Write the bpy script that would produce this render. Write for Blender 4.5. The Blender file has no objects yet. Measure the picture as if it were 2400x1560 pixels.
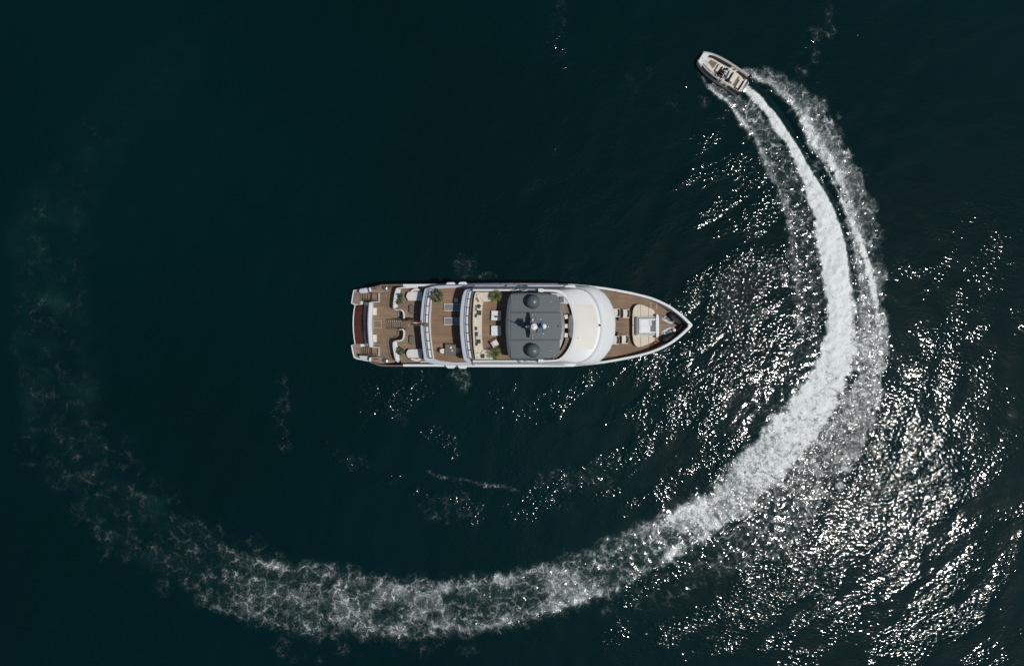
import bpy, bmesh, math, random
import numpy as np
from mathutils import Vector, Matrix, noise as mnoise
random.seed(7)
S = bpy.context.scene
COL = S.collection
CAMZ = 85.0
MPP = 0.05                      # metres per photo pixel at water level

# ------------------------------------------------------------------ camera, sky, sun
cam_d = bpy.data.cameras.new("camera"); cam = bpy.data.objects.new("camera", cam_d); COL.objects.link(cam)
cam.location = (0, 0, CAMZ); cam.rotation_euler = (0, 0, 0)
cam_d.sensor_width = 36.0; cam_d.lens = 36.0 * CAMZ / 120.0
cam_d.clip_start = 1.0; cam_d.clip_end = 9000.0
S.camera = cam
SUNV = Vector((0.445, -0.16, 1.0)).normalized()
elev = math.asin(SUNV.z); azim = math.atan2(SUNV.x, SUNV.y)
W = bpy.data.worlds.new("World"); S.world = W; W.use_nodes = True
wn = W.node_tree; bgn = wn.nodes["Background"]; sky = wn.nodes.new("ShaderNodeTexSky")
sky.sky_type = 'NISHITA'; sky.sun_disc = False; sky.sun_elevation = elev; sky.sun_rotation = azim
wn.links.new(sky.outputs[0], bgn.inputs[0]); bgn.inputs[1].default_value = 0.05
sd = bpy.data.lights.new("sun", 'SUN'); sd.energy = 2.9; sd.angle = math.radians(0.5); sd.color = (1.0, 0.95, 0.88)
so = bpy.data.objects.new("sun", sd); COL.objects.link(so)
so.rotation_euler = SUNV.to_track_quat('Z', 'Y').to_euler()
S.view_settings.view_transform = 'Standard'; S.view_settings.look = 'None'
S.view_settings.exposure = 0.0; S.view_settings.gamma = 1.0
S.view_settings.use_curve_mapping = False

# ------------------------------------------------------------------ helpers
def P(px, py, z):
    k = MPP * (CAMZ - z) / CAMZ
    return Vector(((px - 1200) * k, (780 - py) * k, z))
YC = 0.85
def Q(px, v, z):
    k = MPP * (CAMZ - z) / CAMZ
    return Vector(((px - 1200) * k, YC + v * k, z))

def new_mat(name, col, rough=0.5, metal=0.0, noise=0.0, nscale=8.0, bump=0.0, bscale=30.0, spec=0.5, coat=0.0):
    m = bpy.data.materials.new(name); m.use_nodes = True
    nt = m.node_tree; b = nt.nodes["Principled BSDF"]
    b.inputs["Base Color"].default_value = (*col, 1); b.inputs["Roughness"].default_value = rough
    b.inputs["Metallic"].default_value = metal; b.inputs["Specular IOR Level"].default_value = spec
    b.inputs["Coat Weight"].default_value = coat
    tc = nt.nodes.new("ShaderNodeTexCoord")
    if noise > 0:
        n = nt.nodes.new("ShaderNodeTexNoise"); n.inputs["Scale"].default_value = nscale; n.inputs["Detail"].default_value = 5
        nt.links.new(tc.outputs["Object"], n.inputs["Vector"])
        r = nt.nodes.new("ShaderNodeMapRange"); r.inputs[1].default_value = 0.3; r.inputs[2].default_value = 0.7
        r.inputs[3].default_value = 1 - noise; r.inputs[4].default_value = 1 + noise
        nt.links.new(n.outputs["Fac"], r.inputs[0])
        h = nt.nodes.new("ShaderNodeHueSaturation"); h.inputs["Color"].default_value = (*col, 1)
        nt.links.new(r.outputs[0], h.inputs["Value"]); nt.links.new(h.outputs[0], b.inputs["Base Color"])
    if bump > 0:
        n2 = nt.nodes.new("ShaderNodeTexNoise"); n2.inputs["Scale"].default_value = bscale; n2.inputs["Detail"].default_value = 3
        nt.links.new(tc.outputs["Object"], n2.inputs["Vector"])
        bp = nt.nodes.new("ShaderNodeBump"); bp.inputs["Distance"].default_value = bump
        nt.links.new(n2.outputs["Fac"], bp.inputs["Height"]); nt.links.new(bp.outputs[0], b.inputs["Normal"])
    return m

def plank_mat(name, cols, width=0.11, rough=0.65, line=0.28, along='x'):
    """teak: planks along x, caulking lines, board to board tint, grain, weathering blotches"""
    m = bpy.data.materials.new(name); m.use_nodes = True
    nt = m.node_tree; b = nt.nodes["Principled BSDF"]; L = nt.links.new
    tc = nt.nodes.new("ShaderNodeTexCoord"); sep = nt.nodes.new("ShaderNodeSeparateXYZ"); L(tc.outputs["Object"], sep.inputs[0])
    ax, bx_ = ("Y", "X") if along == 'x' else ("X", "Y")
    dv = nt.nodes.new("ShaderNodeMath"); dv.operation = 'DIVIDE'; dv.inputs[1].default_value = width; L(sep.outputs[ax], dv.inputs[0])
    fl = nt.nodes.new("ShaderNodeMath"); fl.operation = 'FLOOR'; L(dv.outputs[0], fl.inputs[0])
    fr = nt.nodes.new("ShaderNodeMath"); fr.operation = 'FRACT'; L(dv.outputs[0], fr.inputs[0])
    sx = nt.nodes.new("ShaderNodeMath"); sx.operation = 'MULTIPLY'; sx.inputs[1].default_value = 0.35; L(sep.outputs[bx_], sx.inputs[0])
    add = nt.nodes.new("ShaderNodeMath"); add.operation = 'MULTIPLY_ADD'; add.inputs[1].default_value = 0.37; L(fl.outputs[0], add.inputs[0]); L(sx.outputs[0], add.inputs[2])
    flx = nt.nodes.new("ShaderNodeMath"); flx.operation = 'FLOOR'; L(add.outputs[0], flx.inputs[0])
    cb = nt.nodes.new("ShaderNodeCombineXYZ"); L(fl.outputs[0], cb.inputs[0]); L(flx.outputs[0], cb.inputs[1])
    wnz = nt.nodes.new("ShaderNodeTexWhiteNoise"); L(cb.outputs[0], wnz.inputs["Vector"])
    cr = nt.nodes.new("ShaderNodeValToRGB"); cr.color_ramp.elements[0].color = (*cols[0], 1); cr.color_ramp.elements[1].color = (*cols[1], 1)
    L(wnz.outputs[0], cr.inputs[0])
    mp = nt.nodes.new("ShaderNodeMapping"); mp.inputs["Scale"].default_value = (0.5, 9, 1) if along == 'x' else (9, 0.5, 1); L(tc.outputs["Object"], mp.inputs[0])
    n = nt.nodes.new("ShaderNodeTexNoise"); n.inputs["Scale"].default_value = 1.2; n.inputs["Detail"].default_value = 6; L(mp.outputs[0], n.inputs["Vector"])
    n2 = nt.nodes.new("ShaderNodeTexNoise"); n2.inputs["Scale"].default_value = 0.6; n2.inputs["Detail"].default_value = 4; L(tc.outputs["Object"], n2.inputs["Vector"])
    sm = nt.nodes.new("ShaderNodeMath"); sm.operation = 'ADD'; L(n.outputs["Fac"], sm.inputs[0]); L(n2.outputs["Fac"], sm.inputs[1])
    mr = nt.nodes.new("ShaderNodeMapRange"); mr.inputs[1].default_value = 0.7; mr.inputs[2].default_value = 1.3; mr.inputs[3].default_value = 0.72; mr.inputs[4].default_value = 1.25; L(sm.outputs[0], mr.inputs[0])
    hs = nt.nodes.new("ShaderNodeHueSaturation"); L(cr.outputs[0], hs.inputs["Color"]); L(mr.outputs[0], hs.inputs["Value"])
    cmp_ = nt.nodes.new("ShaderNodeMath"); cmp_.operation = 'LESS_THAN'; cmp_.inputs[1].default_value = 0.13; L(fr.outputs[0], cmp_.inputs[0])
    mx = nt.nodes.new("ShaderNodeMixRGB"); mx.blend_type = 'MULTIPLY'; mx.inputs[2].default_value = (line, line, line, 1)
    L(cmp_.outputs[0], mx.inputs[0]); L(hs.outputs[0], mx.inputs[1]); L(mx.outputs[0], b.inputs["Base Color"])
    b.inputs["Roughness"].default_value = rough
    return m

M = {}
M['band'] = new_mat("blue_grey_gelcoat", (0.43, 0.48, 0.545), 0.45, noise=0.03, nscale=0.7)
M['white'] = new_mat("white_gelcoat", (0.66, 0.695, 0.71), 0.42, noise=0.035, nscale=0.7, coat=0.0)
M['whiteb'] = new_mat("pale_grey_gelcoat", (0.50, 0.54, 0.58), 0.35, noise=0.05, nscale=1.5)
M['cream'] = new_mat("cream_vinyl", (0.60, 0.545, 0.45), 0.7, noise=0.05, nscale=3, bump=0.01, bscale=10)
M['panel'] = new_mat("roof_panel_cream", (0.62, 0.61, 0.57), 0.5, noise=0.025, nscale=1.0)
M['fabric'] = new_mat("light_grey_fabric", (0.60, 0.60, 0.585), 0.9, noise=0.07, nscale=9, bump=0.01, bscale=25)
M['offwhite'] = new_mat("off_white_fabric", (0.66, 0.64, 0.59), 0.9, noise=0.06, nscale=7, bump=0.01, bscale=20)
M['navy'] = new_mat("dark_slate_cushion_fabric", (0.045, 0.05, 0.062), 0.95, noise=0.15, nscale=12)
M['midgrey'] = new_mat("mid_grey_fabric", (0.17, 0.18, 0.18), 0.95, noise=0.1, nscale=12)
M['mesh'] = new_mat("grey_sling_mesh", (0.19, 0.195, 0.19), 0.8, noise=0.05, nscale=14)
M['hardtop'] = new_mat("slate_grey_paint", (0.088, 0.112, 0.125), 0.38, noise=0.045, nscale=1.2, coat=0.15)
M['hardtop_dark'] = new_mat("slate_grey_seam", (0.045, 0.06, 0.068), 0.5, noise=0.05)
M['steel'] = new_mat("polished_steel", (0.55, 0.56, 0.57), 0.18, metal=1.0, noise=0.1, nscale=20)
M['rail'] = new_mat("dark_steel_rail", (0.10, 0.11, 0.12), 0.3, metal=0.6, noise=0.1)
M['bluerail'] = new_mat("blue_grey_glass_rail", (0.03, 0.07, 0.12), 0.15, noise=0.1)
M['glass'] = new_mat("dark_tinted_glass", (0.012, 0.016, 0.02), 0.06, noise=0.1)
M['black'] = new_mat("black_rubber", (0.012, 0.011, 0.012), 0.35, noise=0.2, nscale=6)
M['blackcover'] = new_mat("black_fender_cover", (0.006, 0.005, 0.006), 0.75, noise=0.25, nscale=4, bump=0.02, bscale=6)
M['brown'] = new_mat("woven_brown_rattan", (0.16, 0.12, 0.09), 0.85, noise=0.25, nscale=30)
M['wood'] = new_mat("varnished_brown_wood", (0.17, 0.10, 0.06), 0.4, noise=0.15, nscale=8)
M['stone'] = new_mat("taupe_table_top", (0.115, 0.10, 0.078), 0.5, noise=0.08, nscale=8)
M['rope'] = new_mat("orange_red_rope", (0.17, 0.028, 0.012), 0.9, noise=0.4, nscale=20)
M['green'] = new_mat("flag_green", (0.010, 0.085, 0.045), 0.85, noise=0.1)
M['red'] = new_mat("flag_red", (0.22, 0.012, 0.018), 0.85, noise=0.1)
M['flagwhite'] = new_mat("flag_white", (0.6, 0.6, 0.56), 0.85, noise=0.05)
M['blue'] = new_mat("radar_blue", (0.012, 0.085, 0.20), 0.35, noise=0.06)
M['letter'] = new_mat("dark_letter_steel", (0.01, 0.03, 0.04), 0.3, noise=0.1)
M['pot'] = new_mat("grey_planter", (0.14, 0.14, 0.14), 0.6, noise=0.1)
M['skin'] = new_mat("skin", (0.42, 0.25, 0.18), 0.55, noise=0.05)
M['hair'] = new_mat("dark_hair", (0.02, 0.014, 0.01), 0.6, noise=0.2, nscale=40)
M['shirt'] = new_mat("lavender_white_shirt", (0.50, 0.53, 0.70), 0.9, noise=0.06, nscale=8)
M['trouser'] = new_mat("navy_shorts", (0.02, 0.02, 0.05), 0.9, noise=0.1)
M['tube'] = new_mat("tender_silver_grey_tube", (0.40, 0.40, 0.385), 0.45, noise=0.05, nscale=3)
M['tgel'] = new_mat("tender_cream_gelcoat", (0.63, 0.60, 0.52), 0.35, noise=0.04, nscale=3)
M['tgrey'] = new_mat("tender_charcoal_grip", (0.020, 0.018, 0.017), 0.85, noise=0.15, nscale=10, spec=0.2)
M['teak'] = plank_mat("teak_deck_planks", ((0.185, 0.115, 0.066), (0.235, 0.150, 0.088)), 0.125, line=0.45)
M['teakaft'] = plank_mat("weathered_teak_planks", ((0.182, 0.125, 0.077), (0.225, 0.160, 0.102)), 0.125, line=0.5)
M['teakgrey'] = plank_mat("bleached_teak", ((0.22, 0.165, 0.13), (0.26, 0.195, 0.155)), 0.10, line=0.7)
M['teakwet'] = plank_mat("wet_red_teak", ((0.060, 0.016, 0.008), (0.082, 0.024, 0.012)), 0.10, rough=0.3, line=0.6)
M['ttender'] = plank_mat("tender_teak", ((0.20, 0.115, 0.055), (0.24, 0.14, 0.07)), 0.05, line=0.8)

def leaf_mat(name, c1, c2):
    m = bpy.data.materials.new(name); m.use_nodes = True; nt = m.node_tree; b = nt.nodes["Principled BSDF"]
    g = nt.nodes.new("ShaderNodeNewGeometry"); cr = nt.nodes.new("ShaderNodeValToRGB")
    cr.color_ramp.elements[0].color = (*c1, 1); cr.color_ramp.elements[1].color = (*c2, 1)
    nt.links.new(g.outputs["Random Per Island"], cr.inputs[0]); nt.links.new(cr.outputs[0], b.inputs["Base Color"])
    b.inputs["Roughness"].default_value = 0.55
    return m
M['palm'] = leaf_mat("palm_leaf", (0.03, 0.06, 0.012), (0.15, 0.18, 0.045))
M['shrub'] = leaf_mat("broad_leaf_green", (0.012, 0.03, 0.008), (0.07, 0.10, 0.03))

def tag(o, label=None, cat=None, group=None, kind=None):
    if label: o['label'] = label
    if cat: o['category'] = cat
    if group: o['group'] = group
    if kind: o['kind'] = kind
    return o
def thing(name, label, cat, loc, group=None, rotz=0.0):
    o = bpy.data.objects.new(name, None); o.empty_display_size = 0.2; COL.objects.link(o)
    o.location = loc; o.rotation_euler = (0, 0, rotz)
    return tag(o, label, cat, group)

class MB:
    """collects shapes for one mesh; coordinates are given in the frame of the thing that owns it unless world=True"""
    def __init__(s): s.v = []; s.f = []
    def add(s, vs, fs):
        o = len(s.v); s.v += [tuple(v) for v in vs]; s.f += [tuple(i + o for i in f) for f in fs]; return s
    def prism(s, top, z0=None, bot=None):
        """top: list of 3D points of the upper outline; walls drop to z0 or to bot outline"""
        n = len(top); b = bot if bot else [(p[0], p[1], z0) for p in top]
        a = sum(top[i][0] * top[(i + 1) % n][1] - top[(i + 1) % n][0] * top[i][1] for i in range(n))
        fs = [tuple(range(n)), tuple(range(2 * n - 1, n - 1, -1))] + [(i, n + i, n + (i + 1) % n, (i + 1) % n) for i in range(n)]
        if a < 0: fs = [tuple(reversed(f)) for f in fs]
        return s.add(list(top) + list(b), fs)
    def box(s, c, size, rz=0.0, ry=0.0, rx=0.0, taper=1.0):
        R = Matrix.Rotation(rz, 3, 'Z') @ Matrix.Rotation(ry, 3, 'Y') @ Matrix.Rotation(rx, 3, 'X')
        vs = []
        for dz in (-.5, .5):
            t = taper if dz > 0 else 1.0
            for dx, dy in ((-.5, -.5), (.5, -.5), (.5, .5), (-.5, .5)):
                vs.append(Vector(c) + R @ Vector((dx * size[0] * t, dy * size[1] * t, dz * size[2])))
        return s.add(vs, [(3, 2, 1, 0), (4, 5, 6, 7), (0, 1, 5, 4), (1, 2, 6, 5), (2, 3, 7, 6), (3, 0, 4, 7)])
    def tube(s, pts, r, n=8, closed=False):
        pts = [Vector(p) for p in pts]; m = len(pts); rs = r if isinstance(r, (list, tuple)) else [r] * m
        vs = []
        for i, p in enumerate(pts):
            a = pts[(i - 1) % m] if (closed or i > 0) else p; b = pts[(i + 1) % m] if (closed or i < m - 1) else p
            d = (b - a).normalized(); up = Vector((0, 0, 1)) if abs(d.z) < .95 else Vector((1, 0, 0))
            u = d.cross(up).normalized(); w = u.cross(d)
            for k in range(n):
                t = 2 * math.pi * k / n; vs.append(p + (u * math.cos(t) + w * math.sin(t)) * rs[i])
        fs = []
        for i in range(m if closed else m - 1):
            for k in range(n):
                a = i * n + k; b = i * n + (k + 1) % n; c = ((i + 1) % m) * n + (k + 1) % n; d = ((i + 1) % m) * n + k
                fs.append((a, b, c, d))
        if not closed: fs += [tuple(range(n - 1, -1, -1)), tuple(range((m - 1) * n, m * n))]
        return s.add(vs, fs)
    def lathe(s, c, prof, n=28, sx=1.0, sy=1.0):
        """prof: list of (r, z) bottom to top"""
        vs = []; fs = []
        for r, z in prof:
            for k in range(n):
                t = 2 * math.pi * k / n; vs.append((c[0] + sx * r * math.cos(t), c[1] + sy * r * math.sin(t), c[2] + z))
        for i in range(len(prof) - 1):
            for k in range(n):
                fs.append((i * n + k, i * n + (k + 1) % n, (i + 1) * n + (k + 1) % n, (i + 1) * n + k))
        fs += [tuple(range(n - 1, -1, -1)), tuple(range((len(prof) - 1) * n, len(prof) * n))]
        return s.add(vs, fs)
    def ball(s, c, r, n=14, sz=1.0):
        return s.lathe(c, [(r * math.sin(math.pi * (i + .3) / 9.6), -r * sz * math.cos(math.pi * (i + .3) / 9.6)) for i in range(10)], n)
    def strip(s, A, B, closed=False):
        n = len(A); fs = [(i, i + 1, n + i + 1, n + i) for i in range(n - 1)]
        if closed: fs.append((n - 1, 0, n, 2 * n - 1))
        return s.add(list(A) + list(B), fs)
    def build(s, name, mat, parent=None, world=True, bevel=0.0, smooth=False, seg=2, kind=None, label=None):
        me = bpy.data.meshes.new(name)
        vs = s.v
        if parent is not None and world:
            chain = parent; off = Vector((0, 0, 0))
            while chain is not None: off += chain.location; chain = chain.parent
            vs = [(v[0] - off[0], v[1] - off[1], v[2] - off[2]) for v in vs]
        me.from_pydata(vs, [], s.f); me.validate(); me.update()
        bm = bmesh.new(); bm.from_mesh(me); bmesh.ops.recalc_face_normals(bm, faces=bm.faces); bm.to_mesh(me); bm.free()
        me.materials.append(mat)
        o = bpy.data.objects.new(name, me); COL.objects.link(o)
        if parent is not None: o.parent = parent
        if smooth:
            for p in me.polygons: p.use_smooth = True
        if bevel > 0:
            b = o.modifiers.new("bevel", 'BEVEL'); b.width = bevel; b.segments = seg; b.limit_method = 'ANGLE'; b.angle_limit = math.radians(35)
            b.harden_normals = False
            for p in me.polygons: p.use_smooth = False
        if kind: o['kind'] = kind
        if label: o['label'] = label
        return o

def resample(pts, n, closed=False):
    pts = [Vector(p) for p in pts]
    if closed: pts = pts + [pts[0]]
    d = [0.0]
    for a, b in zip(pts, pts[1:]): d.append(d[-1] + (b - a).length)
    out = []; j = 0
    m = n if closed else n - 1
    for i in range(n):
        t = d[-1] * i / m
        while j < len(d) - 2 and d[j + 1] < t: j += 1
        f = (t - d[j]) / max(1e-9, d[j + 1] - d[j]); out.append(pts[j].lerp(pts[j + 1], min(1, max(0, f))))
    return out
def smooth_path(pts, it=2, closed=False):
    pts = [Vector(p) for p in pts]
    for _ in range(it):
        n = len(pts); out = []
        rng = range(n) if closed else range(n - 1)
        if not closed: out.append(pts[0])
        for i in rng:
            a = pts[i]; b = pts[(i + 1) % n]; out += [a.lerp(b, .25), a.lerp(b, .75)]
        if not closed: out.append(pts[-1])
        pts = out
    return pts
def poly(pts, z): return [P(x, y, z) for x, y in pts]
def Zc(x0, y0, s=6.445):
    return lambda X, Y: (x0 + X / s, y0 + Y / s)
Z1 = Zc(810, 640); Z2 = Zc(980, 640); Z3 = Zc(1150, 640); Z4 = Zc(1300, 640); Z5 = Zc(1420, 640)

# =================================================================== THE SEA
def vnoise(x, y, seed):
    rs = np.random.RandomState(seed); T = rs.rand(256, 256)
    xi = np.floor(x).astype(int); yi = np.floor(y).astype(int); fx = x - xi; fy = y - yi
    fx = fx * fx * (3 - 2 * fx); fy = fy * fy * (3 - 2 * fy)
    a = T[xi % 256, yi % 256]; b = T[(xi + 1) % 256, yi % 256]; c = T[xi % 256, (yi + 1) % 256]; d = T[(xi + 1) % 256, (yi + 1) % 256]
    return (a * (1 - fx) + b * fx) * (1 - fy) + (c * (1 - fx) + d * fx) * fy
def fbm(x, y, seed, o=4):
    r = 0; a = .5; t = 0
    for i in range(o):
        r = r + a * vnoise(x * 2 ** i + 17.3 * i, y * 2 ** i - 9.1 * i, seed + i); t += a; a *= .5
    return r / t
def sstep(a, b, x):
    t = np.clip((x - a) / (b - a), 0, 1); return t * t * (3 - 2 * t)
def catmull(pts, n=10):
    pts = np.array(pts, float); out = []
    for i in range(len(pts) - 1):
        p0 = pts[max(i - 1, 0)]; p1 = pts[i]; p2 = pts[i + 1]; p3 = pts[min(i + 2, len(pts) - 1)]
        for k in range(n):
            t = k / n
            out.append(.5 * ((2 * p1) + (p2 - p0) * t + (2 * p0 - 5 * p1 + 4 * p2 - p3) * t * t + (3 * p1 - p0 - 3 * p2 + p3) * t ** 3))
    out.append(pts[-1]); return np.array(out)
def band(px, py, pts, n=5):
    """pts rows: x, y, half width left of travel, half width right, strength. returns signed t (-1..1 inside), strength"""
    C = catmull(pts, n); best = np.full(px.shape, 1e9); T = np.full(px.shape, 9.0); I = np.zeros(px.shape); global ARC; ARC = np.zeros(px.shape); DIS = np.zeros(px.shape); acc = 0.0
    for a, b in zip(C, C[1:]):
        ab = b[:2] - a[:2]; L2 = (ab ** 2).sum()
        u = np.clip(((px - a[0]) * ab[0] + (py - a[1]) * ab[1]) / L2, 0, 1)
        dx = px - (a[0] + ab[0] * u); dy = py - (a[1] + ab[1] * u); d = np.hypot(dx, dy)
        side = np.sign(ab[0] * dy - ab[1] * dx)            # + = right of travel in image space (y down)
        w = np.where(side > 0, a[3] + (b[3] - a[3]) * u, a[2] + (b[2] - a[2]) * u)
        m = d < best
        ARC = np.where(m, acc + u * math.sqrt(L2), ARC); acc += math.sqrt(L2); DIS = np.where(m, side * d, DIS)
        best = np.where(m, d, best); T = np.where(m, side * d / w, T); I = np.where(m, a[4] + (b[4] - a[4]) * u, I)
    ARC = (ARC * MPP, DIS * MPP)
    return T, I

def make_sea():
    step = 0.2
    far = [80, 110, 160, 240, 400, 800, 2000, 6000]
    ux = np.arange(-66, 66 + 1e-6, step); uy = np.arange(-44, 44 + 1e-6, step)
    ext = lambda u, o: np.concatenate([[-f for f in reversed(far)], u, far])
    ux = ext(ux, 0); uy = np.concatenate([[-f for f in reversed(far)], np.arange(-44, 44 + 1e-6, step), far])
    X, Y = np.meshgrid(ux, uy); px = 1200 + X / MPP; py = 780 - Y / MPP
    near = (np.abs(X) < 70) & (np.abs(Y) < 50)
    # edge wobble
    w1 = fbm(px / 34, py / 34, 3, 4) - .5; w2 = fbm(px / 90, py / 90, 11, 3) - .5; w3 = fbm(px / 12, py / 12, 19, 3) - .5
    D = np.zeros_like(X); Mk = np.zeros_like(X); H = np.zeros_like(X)
    def put(pts, soft=.35, wob=.35, bias=0.0, prof=None):
        nonlocal D
        T, I = band(px, py, pts)
        a = np.abs(T) + wob * (w1 * 1.3 + w3 * .7) + bias
        d = I * (1 - sstep(1 - soft, 1 + soft * .35, a))
        if prof is not None: d = d * prof(T)
        D = np.maximum(D, d); return T, I, a
    core = [(1745, 205, 9, 9, .9), (1768, 226, 12, 12, 1.0), (1800, 262, 14, 14, 1.05), (1845, 322, 18, 18, 1.05), (1885, 388, 24, 22, 1.08), (1915, 455, 32, 28, 1.1),
            (1938, 530, 36, 32, 1.1), (1955, 610, 42, 36, 1.1), (1965, 700, 46, 40, 1.1), (1965, 790, 50, 42, 1.06), (1942, 870, 62, 50, 1.0), (1898, 950, 70, 62, .96),
            (1838, 1030, 72, 66, .90), (1770, 1104, 70, 64, .83), (1690, 1182, 66, 60, .74), (1590, 1240, 66, 56, .66), (1475, 1298, 64, 58, .60), (1345, 1360, 68, 66, .56),
            (1200, 1402, 72, 68, .54), (1050, 1422, 76, 72, .53), (900, 1420, 84, 76, .52), (750, 1404, 88, 82, .47), (620, 1380, 86, 80, .40), (500, 1345, 80, 85, .27),
            (400, 1290, 90, 100, .15), (310, 1215, 95, 105, .11), (230, 1130, 95, 110, .10), (165, 1020, 95, 105, .075), (125, 900, 95, 95, .055), (110, 770, 85, 90, .045),
            (110, 640, 80, 80, .035), (135, 500, 75, 85, .022), (200, 370, 75, 90, .012), (290, 250, 70, 80, .008), (420, 130, 70, 70, .003)]
    # travel runs down-screen: "right of travel" is the inner (port) side of the ring
    T, I, a = put(core, .42, .44)
    flow_s, flow_d = ARC
    ringm = sstep(560, 380, px) * (1 - sstep(.55, 1.5, np.abs(T) + .9 * w2 + .5 * w1)) * np.clip((py - 60) / 500.0, .12, 1) 
    Mk = np.maximum(Mk, ringm * (.19 + .75 * (fbm(px / 70, py / 70, 23, 4) - .3)))
    Mk = np.maximum(Mk, (1 - sstep(.5, 1.35, a)) * np.clip(I * .75 + .12, 0, 1))
    coreprof = np.exp(-(T * 1.1) ** 2) * np.clip(I - .45, 0, 1)
    H += .55 * coreprof
    lz = np.where(I < .72, 1, 0) * (a < 1.3); D = D * (1 - lz * (.40 - .95 * sstep(.32, .66, fbm(px / 55 + .3, py / 45, 83, 4)) * .62))
    # brighter borders of the lace band
    edge = np.exp(-((np.abs(T) - .78) / .22) ** 2) * np.where((I < .7) & (I > .25), .16, 0); D = np.where(a < 1.1, D + edge, D)
    # outer plume (starboard / outside of the turn)
    outer = [(1748, 168, 10, 8, .60), (1776, 176, 20, 16, .66), (1812, 190, 30, 22, .64), (1850, 220, 36, 30, .66), (1893, 264, 44, 36, .70), (1929, 324, 44, 42, .72), (1968, 385, 42, 34, .74),
             (2000, 460, 44, 42, .68), (2025, 540, 40, 50, .62), (2040, 620, 36, 60, .56), (2048, 710, 34, 60, .60), (2050, 800, 34, 62, .64), (2040, 890, 36, 76, .62),
             (2015, 970, 46, 90, .58), (1975, 1030, 66, 90, .56), (1915, 1085, 74, 90, .50), (1865, 1160, 84, 80, .46), (1790, 1240, 84, 70, .38), (1700, 1300, 60, 70, .26),
             (1590, 1345, 60, 80, .14), (1440, 1400, 60, 60, .10)]
    T2, I2, a2 = put(outer, .34, .75, prof=lambda t: np.where(py < 620, .80 + .42 * np.exp(-((t - .45) / .42) ** 2), 1.16))
    Mk = np.maximum(Mk, (1 - sstep(.6, 1.15, a2)) * np.clip(I2 * .62, 0, 1)); H += .25 * np.exp(-(T2 * 1.2) ** 2) * I2
    # inner plume (port side)
    inner = [(1640, 170, 5, 6, .25), (1668, 200, 10, 12, .55), (1712, 234, 26, 18, .58), (1757, 285, 40, 24, .54), (1800, 352, 50, 30, .48), (1840, 430, 50, 34, .42),
             (1868, 510, 44, 34, .40), (1878, 600, 46, 32, .38), (1890, 690, 46, 34, .36), (1892, 770, 46, 34, .33), (1862, 850, 46, 34, .26), (1805, 930, 46, 40, .2), (1730, 1010, 46, 40, .12), (1650, 1080, 46, 40, .03)]
    T3, I3, a3 = put(inner, .30, .60, prof=lambda t: 1.04 + .50 * np.exp(-((t - .55) / .30) ** 2) - .10 * np.exp(-((t + .1) / .35) ** 2))
    Mk = np.maximum(Mk, (1 - sstep(.6, 1.2, a3)) * np.clip(I3 * (.55 + .55 * np.clip(-T3, 0, 1)), 0, 1))
    # thin crest lines
    for line in ([(1790, 210, 3, 3, .5), (1840, 232, 4, 4, .7), (1880, 285, 4, 4, .8), (1915, 350, 5, 5, .8), (1950, 420, 5, 5, .75), (1990, 510, 8, 7, .9), (2025, 590, 10, 12, .98), (2046, 670, 9, 14, .98), (2060, 760, 6, 12, .85), (2066, 850, 5, 10, .78), (2058, 930, 5, 10, .75), (2040, 1010, 4, 8, .7)],
                 [(1765, 186, 3, 3, .45), (1800, 190, 5, 5, .5), (1825, 200, 4, 4, .4)],
                 [(1000, 1104, 3, 3, .22), (1040, 1118, 6, 4, .42), (1090, 1124, 5, 4, .36), (1140, 1138, 9, 5, .46), (1185, 1142, 7, 4, .38), (1235, 1156, 4, 3, .15)]):
        put(line, .6, .5)
    # dark trench between jet and outer plume
    Tt, It = band(px, py, [(1765, 190, 5, 5, .9), (1800, 224, 9, 11, 1), (1836, 272, 10, 12, 1), (1875, 337, 10, 11, 1), (1912, 402, 9, 10, .9), (1948, 462, 8, 9, .7), (1975, 520, 6, 8, .5), (1995, 600, 8, 14, .35), (2005, 700, 10, 16, .35), (2005, 800, 10, 16, .3)])
    tr = It * (1 - sstep(.5, 1.15, np.abs(Tt) + .25 * w1)); D *= (1 - .74 * tr); H -= .35 * tr; Mk = np.maximum(Mk * (1 - .45 * tr), .50 * tr)
    # faint drifting patches
    def blob(cx, cy, rx, ry, s, ang=0, soft=.6, wob=1.6):
        nonlocal D, Mk
        c, sn = math.cos(ang), math.sin(ang); dx = px - cx; dy = py - cy
        r = np.hypot((dx * c + dy * sn) / rx, (-dx * sn + dy * c) / ry) + wob * w1
        s = s * (1.0 if cy in (618, 645, 885) else .62); k = (1 - sstep(1 - soft, 1, r)); D = np.maximum(D, s * k); Mk = np.maximum(Mk, s * .7 * k)
    for b in [(1078, 618, 42, 34, .24), (1150, 645, 30, 10, .14), (1085, 885, 36, 34, .22), (610, 1288, 34, 40, .26), (560, 1290, 60, 45, .12), (500, 1240, 40, 36, .08),
              (1060, 1190, 90, 40, .20), (1340, 1120, 90, 40, .22), (1440, 1100, 60, 40, .2), (1500, 180, 34, 40, .16), (1620, 245, 60, 25, .13), (1912, 110, 20, 60, .40),
              (1945, 45, 16, 60, .34), (1875, 185, 26, 44, .26), (930, 960, 50, 40, .10), (660, 960, 22, 110, .12), (820, 1080, 50, 26, .12), (240, 1255, 45, 60, .26),
              (120, 1030, 55, 26, .20), (180, 1090, 70, 40, .18), (60, 1060, 50, 60, .12), (90, 720, 30, 40, .15), (160, 640, 30, 50, .12), (750, 1500, 130, 50, .17),
              (1010, 1510, 120, 40, .15), (450, 1360, 90, 40, .28), (380, 1240, 50, 30, .2), (90, 500, 40, 60, .09), (1310, 60, 20, 90, .12), (600, 1040, 30, 12, .05)]:
        blob(*b)
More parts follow.
